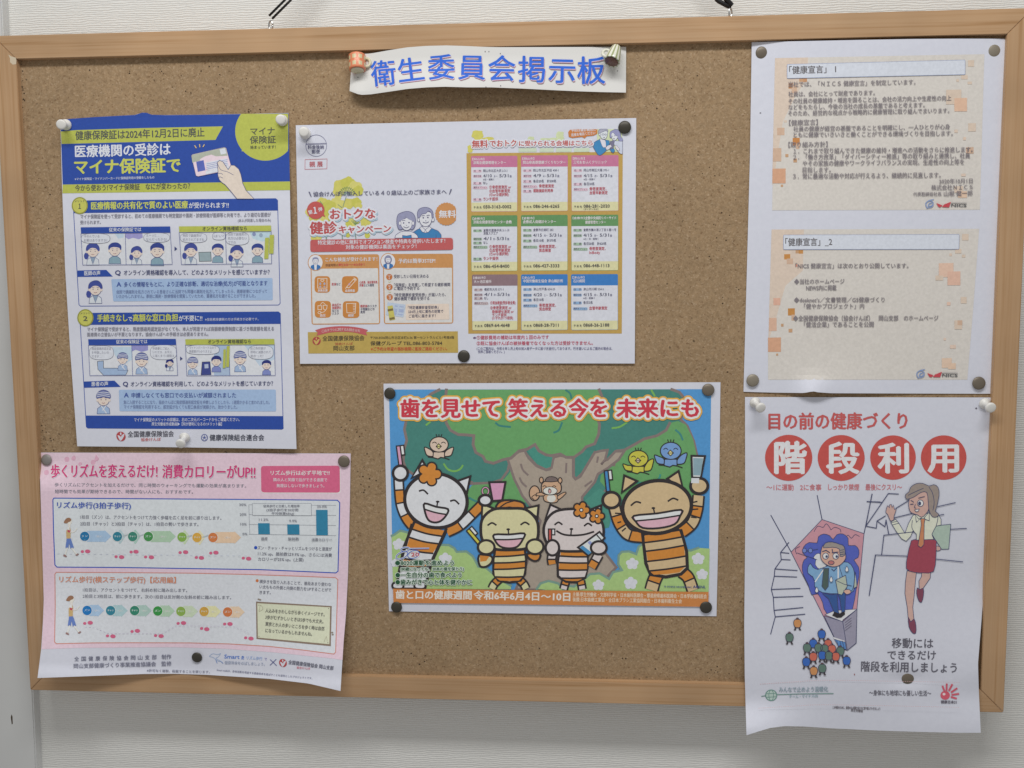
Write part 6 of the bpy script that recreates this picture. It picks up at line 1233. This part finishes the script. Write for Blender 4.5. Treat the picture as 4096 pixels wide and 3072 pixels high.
for l in ([(192, 210), (138, 490), (230, 508), (236, 445), (310, 400)], [(148, 275), (280, 283)], [(138, 490), (335, 205), (424, 210)], [(236, 445), (305, 495), (315, 440)], [(400, 335), (510, 268)], [(385, 418), (540, 380)], [(315, 435), (338, 558)], [(276, 742), (296, 570), (420, 555), (560, 540)], [(168, 1095), (222, 742), (500, 752)], [(765, 320), (920, 285)], [(880, 518), (1018, 510)], [(750, 778), (985, 802)], [(745, 402), (820, 388)]): p.line(l, 7, INK)
p.build()
p = Part(sh, 'tower_with_man_drawing', .2).f(S2)
PKK, BLU, LBL = (196, 138, 156), (82, 94, 190), (120, 160, 206)
p.outl([(556, 245), (904, 362), (845, 990), (840, 1270), (765, 1330), (700, 1310), (300, 515)], PKK, 5, INK)
for l in ([(490, 345), (520, 300), (565, 310), (590, 280), (620, 310), (630, 330), (660, 310), (705, 325), (712, 350)], [(740, 420), (770, 375), (800, 400), (830, 370), (865, 385)], [(370, 470), (335, 490), (345, 530)]): p.line(l, 5, INK, 3)
p.outl([(408, 580), (432, 560), (395, 520), (405, 470), (450, 435), (515, 440), (525, 390), (570, 365), (620, 380), (648, 410), (680, 370), (730, 365), (772, 400), (775, 460), (830, 460), (862, 500), (855, 560), (820, 580), (860, 640), (862, 720), (840, 820), (808, 990), (760, 1005), (600, 1030), (560, 930), (520, 860), (470, 870), (440, 780), (400, 700), (392, 630)], BLU, 5, INK, 2)
p.outl([(485, 560), (510, 530), (540, 530), (552, 570), (600, 640), (540, 660), (500, 620), (505, 580)], (208, 206, 220), 4, INK, 2)
for x in (410, 460): p.ell(x, 502, 17, 19, (110, 130, 206), 5, INK)
p.line([(427, 505), (445, 505)], 5, INK); p.line([(475, 500), (520, 492)], 5, INK); p.line([(350, 522), (515, 578)], 4, INK)
p.outl([(565, 645), (700, 600), (760, 600), (815, 650), (830, 740), (815, 840), (700, 860), (560, 850), (495, 800), (510, 730)], LBL, 5, INK, 2)
p.outl([(700, 610), (770, 600), (815, 650), (826, 730), (808, 830), (760, 820), (720, 700)], LBL, 5, INK, 2)
p.outl([(440, 640), (460, 610), (480, 640), (520, 660), (565, 645), (540, 700), (500, 760), (480, 720), (440, 690)], LBL, 5, INK, 2)
p.line([(575, 650), (500, 760)], 10, (208, 206, 220)); p.line([(690, 640), (690, 730)], 12, (208, 206, 220))
p.outl([(570, 650), (612, 650), (608, 800), (582, 832), (555, 800)], (76, 92, 92), 5, INK); p.line([(636, 655), (655, 672), (676, 648)], 6, INK)
p.outl([(560, 860), (640, 870), (680, 860), (690, 1000), (700, 1030), (660, 1020), (610, 900)], (52, 84, 150), 5, INK); p.outl([(690, 865), (750, 850), (745, 1010), (720, 1020), (705, 900)], (52, 84, 150), 5, INK)
p.poly([(640, 1040), (660, 1010), (700, 1025), (740, 1005), (748, 1030), (715, 1058), (680, 1060), (660, 1050)], (48, 44, 52))
p.outl([(668, 748), (752, 708), (765, 800), (720, 870), (690, 862)], (172, 178, 168), 5, INK); p.line([(668, 748), (735, 780), (800, 796)], 5, INK); p.outl([(832, 680), (845, 800), (820, 815)], (172, 178, 168), 4, INK)
p.outl([(735, 835), (780, 825), (796, 850), (760, 866)], (206, 160, 148), 4, INK, 2)
p.outl([(545, 560), (555, 480), (590, 450), (690, 455), (735, 480), (752, 540), (745, 580), (700, 625), (640, 636), (580, 610)], (206, 160, 148), 5, INK, 3)
p.outl([(568, 480), (585, 440), (640, 432), (700, 450), (740, 470), (745, 540), (705, 550), (700, 490), (640, 475)], (150, 138, 138), 5, INK, 2)
for k in range(3): p.line([(708, 500 + 18 * k), (738, 495 + 18 * k)], 5, INK)
for x, y in ((586, 548), (670, 548)): p.ell(x, y, 24, 25, (212, 208, 216), 5, INK); p.ell(x + 8, y + 4, 10, 11, INK)
p.line([(560, 510), (590, 500), (620, 520)], 7, INK); p.line([(640, 520), (690, 515)], 7, INK); p.line([(640, 490), (645, 520)], 6, INK); p.ell(632, 602, 24, 15, (186, 110, 112), 5, INK)
for x, y in ((632, 740), (762, 655), (512, 828)): p.outl([(x - 14, y + 10), (x, y - 24), (x + 14, y + 10), (x, y + 24)], (214, 214, 222), 4, INK, 2)
p.build()
p = Part(sh, 'tower_base_drawing', .45).f(S2)
p.outl([(580, 1035), (660, 1000), (846, 988), (730, 1078), (726, 1092)], (206, 202, 214), 5, INK)
p.outl([(575, 1045), (728, 1092), (766, 1328), (700, 1312)], (142, 136, 164), 5, INK); p.outl([(728, 1092), (846, 990), (838, 1270), (766, 1330)], (146, 140, 166), 5, INK)
p.poly([(650, 1220), (742, 1250), (745, 1264), (655, 1234)], (206, 202, 214)); p.outl([(660, 1240), (748, 1262), (757, 1322), (700, 1308)], (84, 130, 196), 4, INK)
for x in (690, 715, 735): p.line([(x - 12, 1250), (x + 5, 1312)], 4, INK)
for k in range(4): p.line([(748, 1100 + 22 * k), (800, 1060 + 22 * k)], 4, (104, 98, 124))
p.build()
pc = {'b': (54, 98, 186), 'g': (92, 116, 110), 'r': (196, 98, 84), 'o': (196, 132, 84)}
pp = [(352, 1105, 'o'), (286, 1222, 'g'), (553, 1195, 'b'), (606, 1275, 'r'), (483, 1272, 'b'), (432, 1308, 'g'), (527, 1308, 'g'), (576, 1316, 'g'), (638, 1318, 'r'), (708, 1335, 'g'), (483, 1382, 'r'), (557, 1370, 'b'), (612, 1374, 'g'), (670, 1380, 'r'), (425, 1425, 'b'), (760, 1415, 'b'), (558, 1478, 'g'), (487, 1500, 'o')]
for x, y, c in sorted(pp, key=lambda t: t[1]):
    q = Part(sh, 'small_person_drawing', .5 + (y - 1100) * .0008).f(S2)
    q.line([(x - 14, y + 26), (x - 20, y + 54)], 13, (66, 58, 66)); q.line([(x + 14, y + 26), (x + 20, y + 54)], 13, (66, 58, 66)); q.poly([(x - 30, y + 52), (x - 10, y + 48), (x - 12, y + 58), (x - 30, y + 60)], (66, 58, 66)); q.poly([(x + 12, y + 48), (x + 32, y + 52), (x + 30, y + 60), (x + 12, y + 58)], (66, 58, 66))
    q.ell(x, y - 30, 13, 16, (104, 76, 74), 3, INK, n=14); q.outl([(x - 32, y - 4), (x - 22, y - 28), (x, y - 32), (x + 22, y - 28), (x + 33, y - 2), (x + 22, y + 32), (x, y + 36), (x - 22, y + 30)], pc[c], 5, (60, 58, 80), 2); q.build()
p = Part(sh, 'waving_woman_drawing', .25).f(S3)
SKN, HRR, CRM, SKT, SHO = (196, 156, 152), (148, 132, 130), (206, 204, 194), (158, 66, 86), (126, 64, 88)
p.outl([(498, 880), (580, 890), (572, 960), (560, 1100), (548, 1200), (558, 1300), (530, 1330), (508, 1290), (500, 1200), (480, 1080), (484, 980)], SKN, 5, INK)
p.outl([(508, 1282), (530, 1325), (560, 1300), (576, 1360), (574, 1425), (545, 1422), (515, 1370)], SHO, 5, INK, 2)
p.outl([(625, 890), (705, 890), (700, 945), (640, 1030), (628, 1050), (605, 1040), (602, 970), (625, 930)], SKN, 5, INK); p.outl([(588, 1030), (610, 1045), (640, 1032), (642, 1090), (625, 1155), (600, 1140), (582, 1080)], SHO, 5, INK, 2)
p.outl([(728, 490), (880, 474), (862, 690), (800, 692), (740, 600), (715, 560)], (162, 178, 172), 5, INK); p.outl([(750, 665), (785, 670), (792, 695), (770, 706), (752, 700)], SKN, 5, INK, 2)
p.outl([(530, 640), (560, 608), (740, 608), (752, 650), (750, 760), (730, 885), (640, 898), (560, 892), (492, 860), (505, 740)], SKT, 5, INK, 2)
p.outl([(355, 455), (400, 430), (430, 470), (480, 555), (510, 470), (550, 395), (620, 380), (700, 380), (770, 385), (795, 430), (795, 480), (752, 490), (735, 520), (715, 560), (730, 605), (580, 612), (580, 560), (550, 530), (530, 580), (490, 622), (450, 600), (400, 530)], CRM, 5, INK)
p.line([(358, 460), (412, 448)], 5, INK); p.line([(370, 480), (425, 465)], 5, INK); p.line([(545, 440), (540, 500), (560, 540)], 5, INK, 3); p.line([(770, 390), (765, 440), (752, 490)], 5, INK, 3)
p.outl([(350, 440), (330, 390), (312, 370), (320, 330), (330, 312), (345, 330), (345, 306), (360, 300), (368, 330), (378, 306), (385, 330), (388, 345), (404, 340), (396, 370), (385, 400), (382, 435), (362, 446)], SKN, 5, INK)
p.outl([(618, 425), (655, 425), (648, 470), (645, 650), (620, 678), (594, 660), (622, 480)], (194, 124, 90), 5, INK)
p.outl([(520, 250), (515, 330), (535, 372), (590, 392), (625, 412), (660, 385), (690, 330), (690, 190), (600, 180)], SKN, 5, INK, 2)
p.outl([(570, 390), (600, 430), (625, 418), (580, 455)], CRM, 5, INK); p.outl([(650, 415), (690, 370), (692, 442), (655, 430)], CRM, 5, INK)
p.outl([(485, 215), (515, 190), (530, 150), (580, 118), (640, 118), (690, 140), (730, 128), (768, 150), (778, 220), (755, 330), (745, 360), (775, 385), (760, 408), (720, 408), (690, 350), (682, 260), (670, 195), (620, 195), (560, 235), (500, 255), (485, 240)], HRR, 5, INK, 2)
p.line([(690, 150), (720, 200), (735, 280), (725, 350)], 5, INK, 3); p.line([(510, 220), (570, 190), (640, 160)], 5, INK, 3)
p.ell(615, 290, 26, 28, (214, 212, 218), 5, INK); p.ell(608, 292, 13, 18, INK); p.line([(528, 300), (552, 298)], 7, INK); p.line([(532, 265), (556, 280)], 6, INK); p.line([(600, 245), (650, 232)], 6, INK); p.line([(570, 300), (562, 328), (575, 332)], 5, INK); p.outl([(565, 348), (605, 340), (595, 362), (575, 364)], (214, 210, 216), 5, INK); p.build()
p = Part(sh, 'appeal_lettering', .25).f(S5)
p.text('移動には', (1310, 158), (1592, 160), 68, (92, 88, 104), .012); p.text('できるだけ', (1280, 238), (1610, 240), 66, (92, 88, 104), .012); p.text('階段を利用しましょう', (1100, 318), (1752, 328), 70, (92, 88, 104), .014); p.build()
p = Part(sh, 'dotted_rules', .2).f(F0)
for a, m_, b_ in (((410, 404), (900, 378), (1780, 392)), ((400, 568), (900, 545), (1775, 562))):
    tk = resample(cat([S5(*a), S5((a[0] + m_[0]) / 2, (a[1] + m_[1]) / 2 - 3), S5(*m_), S5(*b_)], 10), 181)
    for k in range(0, 180, 2): p.stroke([tk[k], tk[k + 1]], 1.3, (206, 160, 168))
p.build()
p = Part(sh, 'globe_logo', .25).f(S5); GRN = (104, 140, 136)
p.ell(486, 480, 38, 36, (170, 186, 186), 6, GRN); p.ell(486, 480, 16, 36, None, 4, GRN); p.line([(450, 470), (522, 466)], 4, GRN); p.line([(452, 494), (520, 490)], 4, GRN); p.line([(420, 487), (450, 482)], 5, GRN); p.line([(520, 475), (700, 470), (910, 468)], 5, GRN)
p.text('みんなで止めよう温暖化', (540, 460), (874, 456), 36, (132, 148, 164), .006); p.text('チーム・マイナス6%', (610, 500), (806, 495), 22, (132, 156, 170), .01); p.build()
p = Part(sh, 'footer_lettering', .25).f(S5).text('～身体にも地球にも優しい生活～', (1155, 482), (1578, 486), 38, (104, 100, 116), .016)
p.text('この地球のために、無理のない節電や省エネに取り組んでいきましょう', (905, 572), (1230, 582), 20, (112, 104, 116), .02); p.text('厚生労働省', (1030, 592), (1112, 598), 20, (112, 104, 116), .02); p.build()
p = Part(sh, 'red_hand_logo', .25).f(S5); RH = (206, 84, 106)
p.ell(1674, 480, 32, 30, RH); p.ell(1666, 472, 10, 9, (226, 196, 206))
for a, r0, r1 in ((-112, 40, 68), (-88, 38, 78), (-62, 40, 84), (-34, 42, 86), (-8, 40, 84), (16, 36, 70)): t = math.radians(a); p.line([(1682 + r0 * math.cos(t), 482 + r0 * math.sin(t)), (1682 + r1 * math.cos(t), 482 + r1 * math.sin(t))], 12, RH)
p.text('健康日本21', (1645, 536), (1752, 538), 22, (92, 84, 100), .03); p.build()
Part(sh, 'pin_prick', .35).f(F0).ell(3905, 1633, 4, 3, (92, 84, 104), n=8).build(); Part(sh, 'pin_prick', .35).f(F0).ell(3418, 2698, 2, 4, (150, 90, 96), n=8).build()

# ------------------------------------------------------------------ tacks and pins
def tack(px, py, z, r, mi, label, group='flat round metal thumbtacks'):
    c = P1(px, py, z + 1.0); ax = Vector((rnd.uniform(-.08, .08), -1, rnd.uniform(-.08, .08)))
    o = empty('thumbtack', W3(c[0], c[1], z)); tag(o, label, 'thumbtack', group); R = r / 1000
    pr = [(.0002, R * .96), (.0006, R), (.0010, R * .985), (.00145, R * .88), (.0019, R * .68), (.0022, R * .42), (.00235, R * .15), (.00238, 0)]
    bm_obj('tack_head', lathe(pr, (0, 0, 0), ax, 36), M_TACK[mi], o, None, True)
    bm_obj('tack_point', lathe([(-.0065, .00005), (-.0055, .0005), (.0004, .0005)], (0, 0, 0), ax, 10), M_NEEDLE, o, None, True)
for a in ((3049, 211, 1.2, 5.55, 0, 'grey-brown thumbtack at the upper left corner of the beige two-panel notice'),
          (3975, 200, 1.2, 5.9, 2, 'pale brown thumbtack at the upper right corner of the beige two-panel notice'),
          (3011, 1522, 1.6, 5.5, 2, 'pale olive thumbtack at the lower left corner of the beige two-panel notice'),
          (3916, 1533, 1.6, 5.6, 0, 'grey-brown thumbtack at the lower right corner of the beige two-panel notice'),
          (2499, 509, 1.5, 5.5, 1, 'dark thumbtack in the upper right corner of the wide flyer'),
          (1855, 1425, 1.3, 5.4, 1, 'dark thumbtack at the middle of the bottom edge of the wide flyer'),
          (1559, 1574, 1.2, 5.2, 1, 'black thumbtack in the upper left corner of the cat poster'),
          (2833, 1560, 1.2, 5.4, 0, 'brownish thumbtack in the upper right corner of the cat poster'),
          (1586, 2429, 1.2, 5.1, 1, 'black thumbtack in the lower left corner of the cat poster'),
          (2824, 2430, 1.2, 5.4, 1, 'black thumbtack in the lower right corner of the cat poster'),
          (185, 1840, 1.3, 5.2, 3, 'light grey thumbtack in the upper left corner of the pink flyer'),
          (1375, 1846, 1.3, 5.4, 0, 'brownish thumbtack in the upper right corner of the pink flyer'),
          (787, 2630, 5.6, 4.9, 1, 'dark thumbtack near the bottom middle of the pink flyer'),
          (3632, 2714, 5.6, 5.5, 0, 'grey-brown thumbtack near the bottom of the stairs poster')): tack(*a)
def push_pin(fx, fy, hx, hy, z, label, L=13.5, s=1.0):
    a = P1(fx, fy, z); b_ = P1(hx, hy, z + L); A_, B_ = W3(*a), W3(*b_); d = (B_ - A_); n = d.length; d.normalize()
    o = empty('push_pin', A_); tag(o, label, 'push pin', 'white plastic push pins'); k = n
    pr = [(0, 3.6 * s), (.05 * k * 1000, 5.1 * s), (.13 * k * 1000, 5.2 * s), (.2 * k * 1000, 4.4 * s), (.27 * k * 1000, 3.0 * s), (.4 * k * 1000, 2.5 * s), (.58 * k * 1000, 2.7 * s), (.7 * k * 1000, 3.5 * s), (.76 * k * 1000, 4.3 * s), (.84 * k * 1000, 4.75 * s), (.93 * k * 1000, 4.7 * s), (.98 * k * 1000, 4.2 * s), (k * 1000, 3.2 * s), (k * 1010, 1.2 * s), (k * 1012, 0)]
    bm_obj('pin_body', lathe([(x / 1000, r / 1000) for x, r in pr], (0, 0, 0), d, 32), M_WHITE, o, None, True)
    bm_obj('pin_needle', lathe([(-.009, .00005), (-.007, .0006), (.001, .0006)], (0, 0, 0), d, 10), M_NEEDLE, o, None, True)
for a in ((266, 499, 243, 498, 1.4, 'white push pin at the upper left corner of the blue and yellow notice'),
          (1130, 482, 1122, 478, 1.6, 'white push pin on the yellow bubble at the upper right of the blue notice'),
          (741, 1746, 720, 1778, 3.4, 'white push pin tilted down at the bottom middle of the blue and yellow notice'),
          (1222, 535, 1215, 527, 1.6, 'white push pin above the round postal mark of the wide flyer'),
          (3017, 1607, 3046, 1634, 1.4, 'white push pin at the upper left corner of the stairs poster'),
          (3936, 1612, 3966, 1633, 1.4, 'white push pin at the upper right corner of the stairs poster')): push_pin(*a, s=.93)
# mug pins
m, nt, b = new_mat('orange_check_glaze', (.8, .7, .5), .3, 0, .5); L = nt.links.new
tc = node(nt, 'ShaderNodeTexCoord'); sp = node(nt, 'ShaderNodeSeparateXYZ'); L(tc.outputs['Object'], sp.inputs[0])
at = node(nt, 'ShaderNodeMath', operation='ARCTAN2'); L(sp.outputs['Y'], at.inputs[0]); L(sp.outputs['X'], at.inputs[1])
def band(src, k, off):
    a1 = node(nt, 'ShaderNodeMath', operation='MULTIPLY_ADD'); L(src, a1.inputs[0]); a1.inputs[1].default_value = k; a1.inputs[2].default_value = off
    a2 = node(nt, 'ShaderNodeMath', operation='FRACT'); L(a1.outputs[0], a2.inputs[0])
    a3 = node(nt, 'ShaderNodeMath', operation='LESS_THAN'); L(a2.outputs[0], a3.inputs[0]); a3.inputs[1].default_value = .42; return a3
v_ = band(at.outputs[0], 8 / 6.2832, .18); h_ = band(sp.outputs['Z'], 1 / .0062, .18)
mx_ = node(nt, 'ShaderNodeMath', operation='MAXIMUM'); L(v_.outputs[0], mx_.inputs[0]); L(h_.outputs[0], mx_.inputs[1])
mc = node(nt, 'ShaderNodeMix', data_type='RGBA'); L(mx_.outputs[0], mc.inputs[0]); mc.inputs[6].default_value = (.68, .60, .36, 1); mc.inputs[7].default_value = (.80, .26, .13, 1); L(mc.outputs[2], b.inputs['Base Color']); M_CHECK = m
m, nt, b = new_mat('green_striped_glaze', (.8, .8, .7), .22, 0, .6); L = nt.links.new
tc = node(nt, 'ShaderNodeTexCoord'); sp = node(nt, 'ShaderNodeSeparateXYZ'); L(tc.outputs['Object'], sp.inputs[0])
at = node(nt, 'ShaderNodeMath', operation='ARCTAN2'); L(sp.outputs['Y'], at.inputs[0]); L(sp.outputs['X'], at.inputs[1])
v_ = band(at.outputs[0], 11 / 6.2832, .1)
mc = node(nt, 'ShaderNodeMix', data_type='RGBA'); L(v_.outputs[0], mc.inputs[0]); mc.inputs[6].default_value = (.80, .80, .70, 1); mc.inputs[7].default_value = (.36, .40, .20, 1); L(mc.outputs[2], b.inputs['Base Color']); M_STRIPE = m
M_CREAM = new_mat('cream_glaze', (.66, .60, .42), .3, 0, .5)[0]; M_PALE = new_mat('pale_glaze', (.76, .76, .66), .25, 0, .5)[0]; M_COFFEE = new_mat('coffee_brown', (.17, .085, .065), .35, 0, .4)[0]
def mug(px, py, z, tilt, label, mat, hmat, prof, handle, hside):
    c = P1(px, py, z); o = empty('mug_pin', W3(*c)); tag(o, label, 'mug-shaped pin')
    o.rotation_euler = tilt
    e = bm_obj('mug_body', lathe([(d / 1000, r / 1000) for d, r in prof], (0, 0, 0), (0, 0, 1), 40), mat, o, None, True)
    hr, hz, hx = handle; pts = [((hx + hr * math.cos(t)) * hside / 1000, 0, (hz + hr * 1.15 * math.sin(t)) / 1000) for t in np.linspace(-2.2, 2.2, 22)]
    bm_obj('mug_handle', tube(pts, .0013, 10), hmat, o, None, True); return o
o = mug(1429, 252, 8.5, (math.radians(-16), 0, math.radians(12)), 'orange checked mug shaped pin at the left end of the title strip', M_CHECK, M_CREAM, [(-6.6, 5.2), (-6.9, 6.2), (-6.4, 6.9), (-5.5, 7.1), (0, 7.1), (5.6, 7.2), (6.6, 7.3), (7.0, 6.9), (6.6, 6.4), (4.8, 6.2), (4.6, 0)], (3.3, .5, 7.8), 1)
bm_obj('mug_base', lathe([(-.00705, .0058), (-.0072, .0052), (-.0072, 0)], (0, 0, 0), (0, 0, 1), 32), M_CREAM, o, None, True)
bm_obj('pin_needle', lathe([(0, .0006), (.015, .0006), (.017, .00005)], (0, .004, 0), (0, 1, 0), 10), M_NEEDLE, o, None, True)
o = mug(2457, 215, 9.0, (math.radians(-27), math.radians(16), math.radians(-4)), 'green striped mug shaped pin upside down at the right end of the title strip', M_STRIPE, M_PALE, [(-8.0, 5.6), (-8.4, 6.1), (-8.6, 6.8), (-8.0, 7.1), (-3, 6.2), (3, 5.0), (6.8, 3.9), (7.6, 3.2), (7.9, 1.5), (7.9, 0)], (3.0, -1.5, 6.6), -1)
bm_obj('mug_filling', lathe([(-.0072, .0001), (-.0086, .0057), (-.0088, .0055), (-.0088, 0)], (0, 0, 0), (0, 0, 1), 32), M_COFFEE, o, None, True)
bm_obj('pin_needle', lathe([(0, .0006), (.015, .0006), (.017, .00005)], (0, .004, 0), (0, 1, 0), 10), M_NEEDLE, o, None, True)
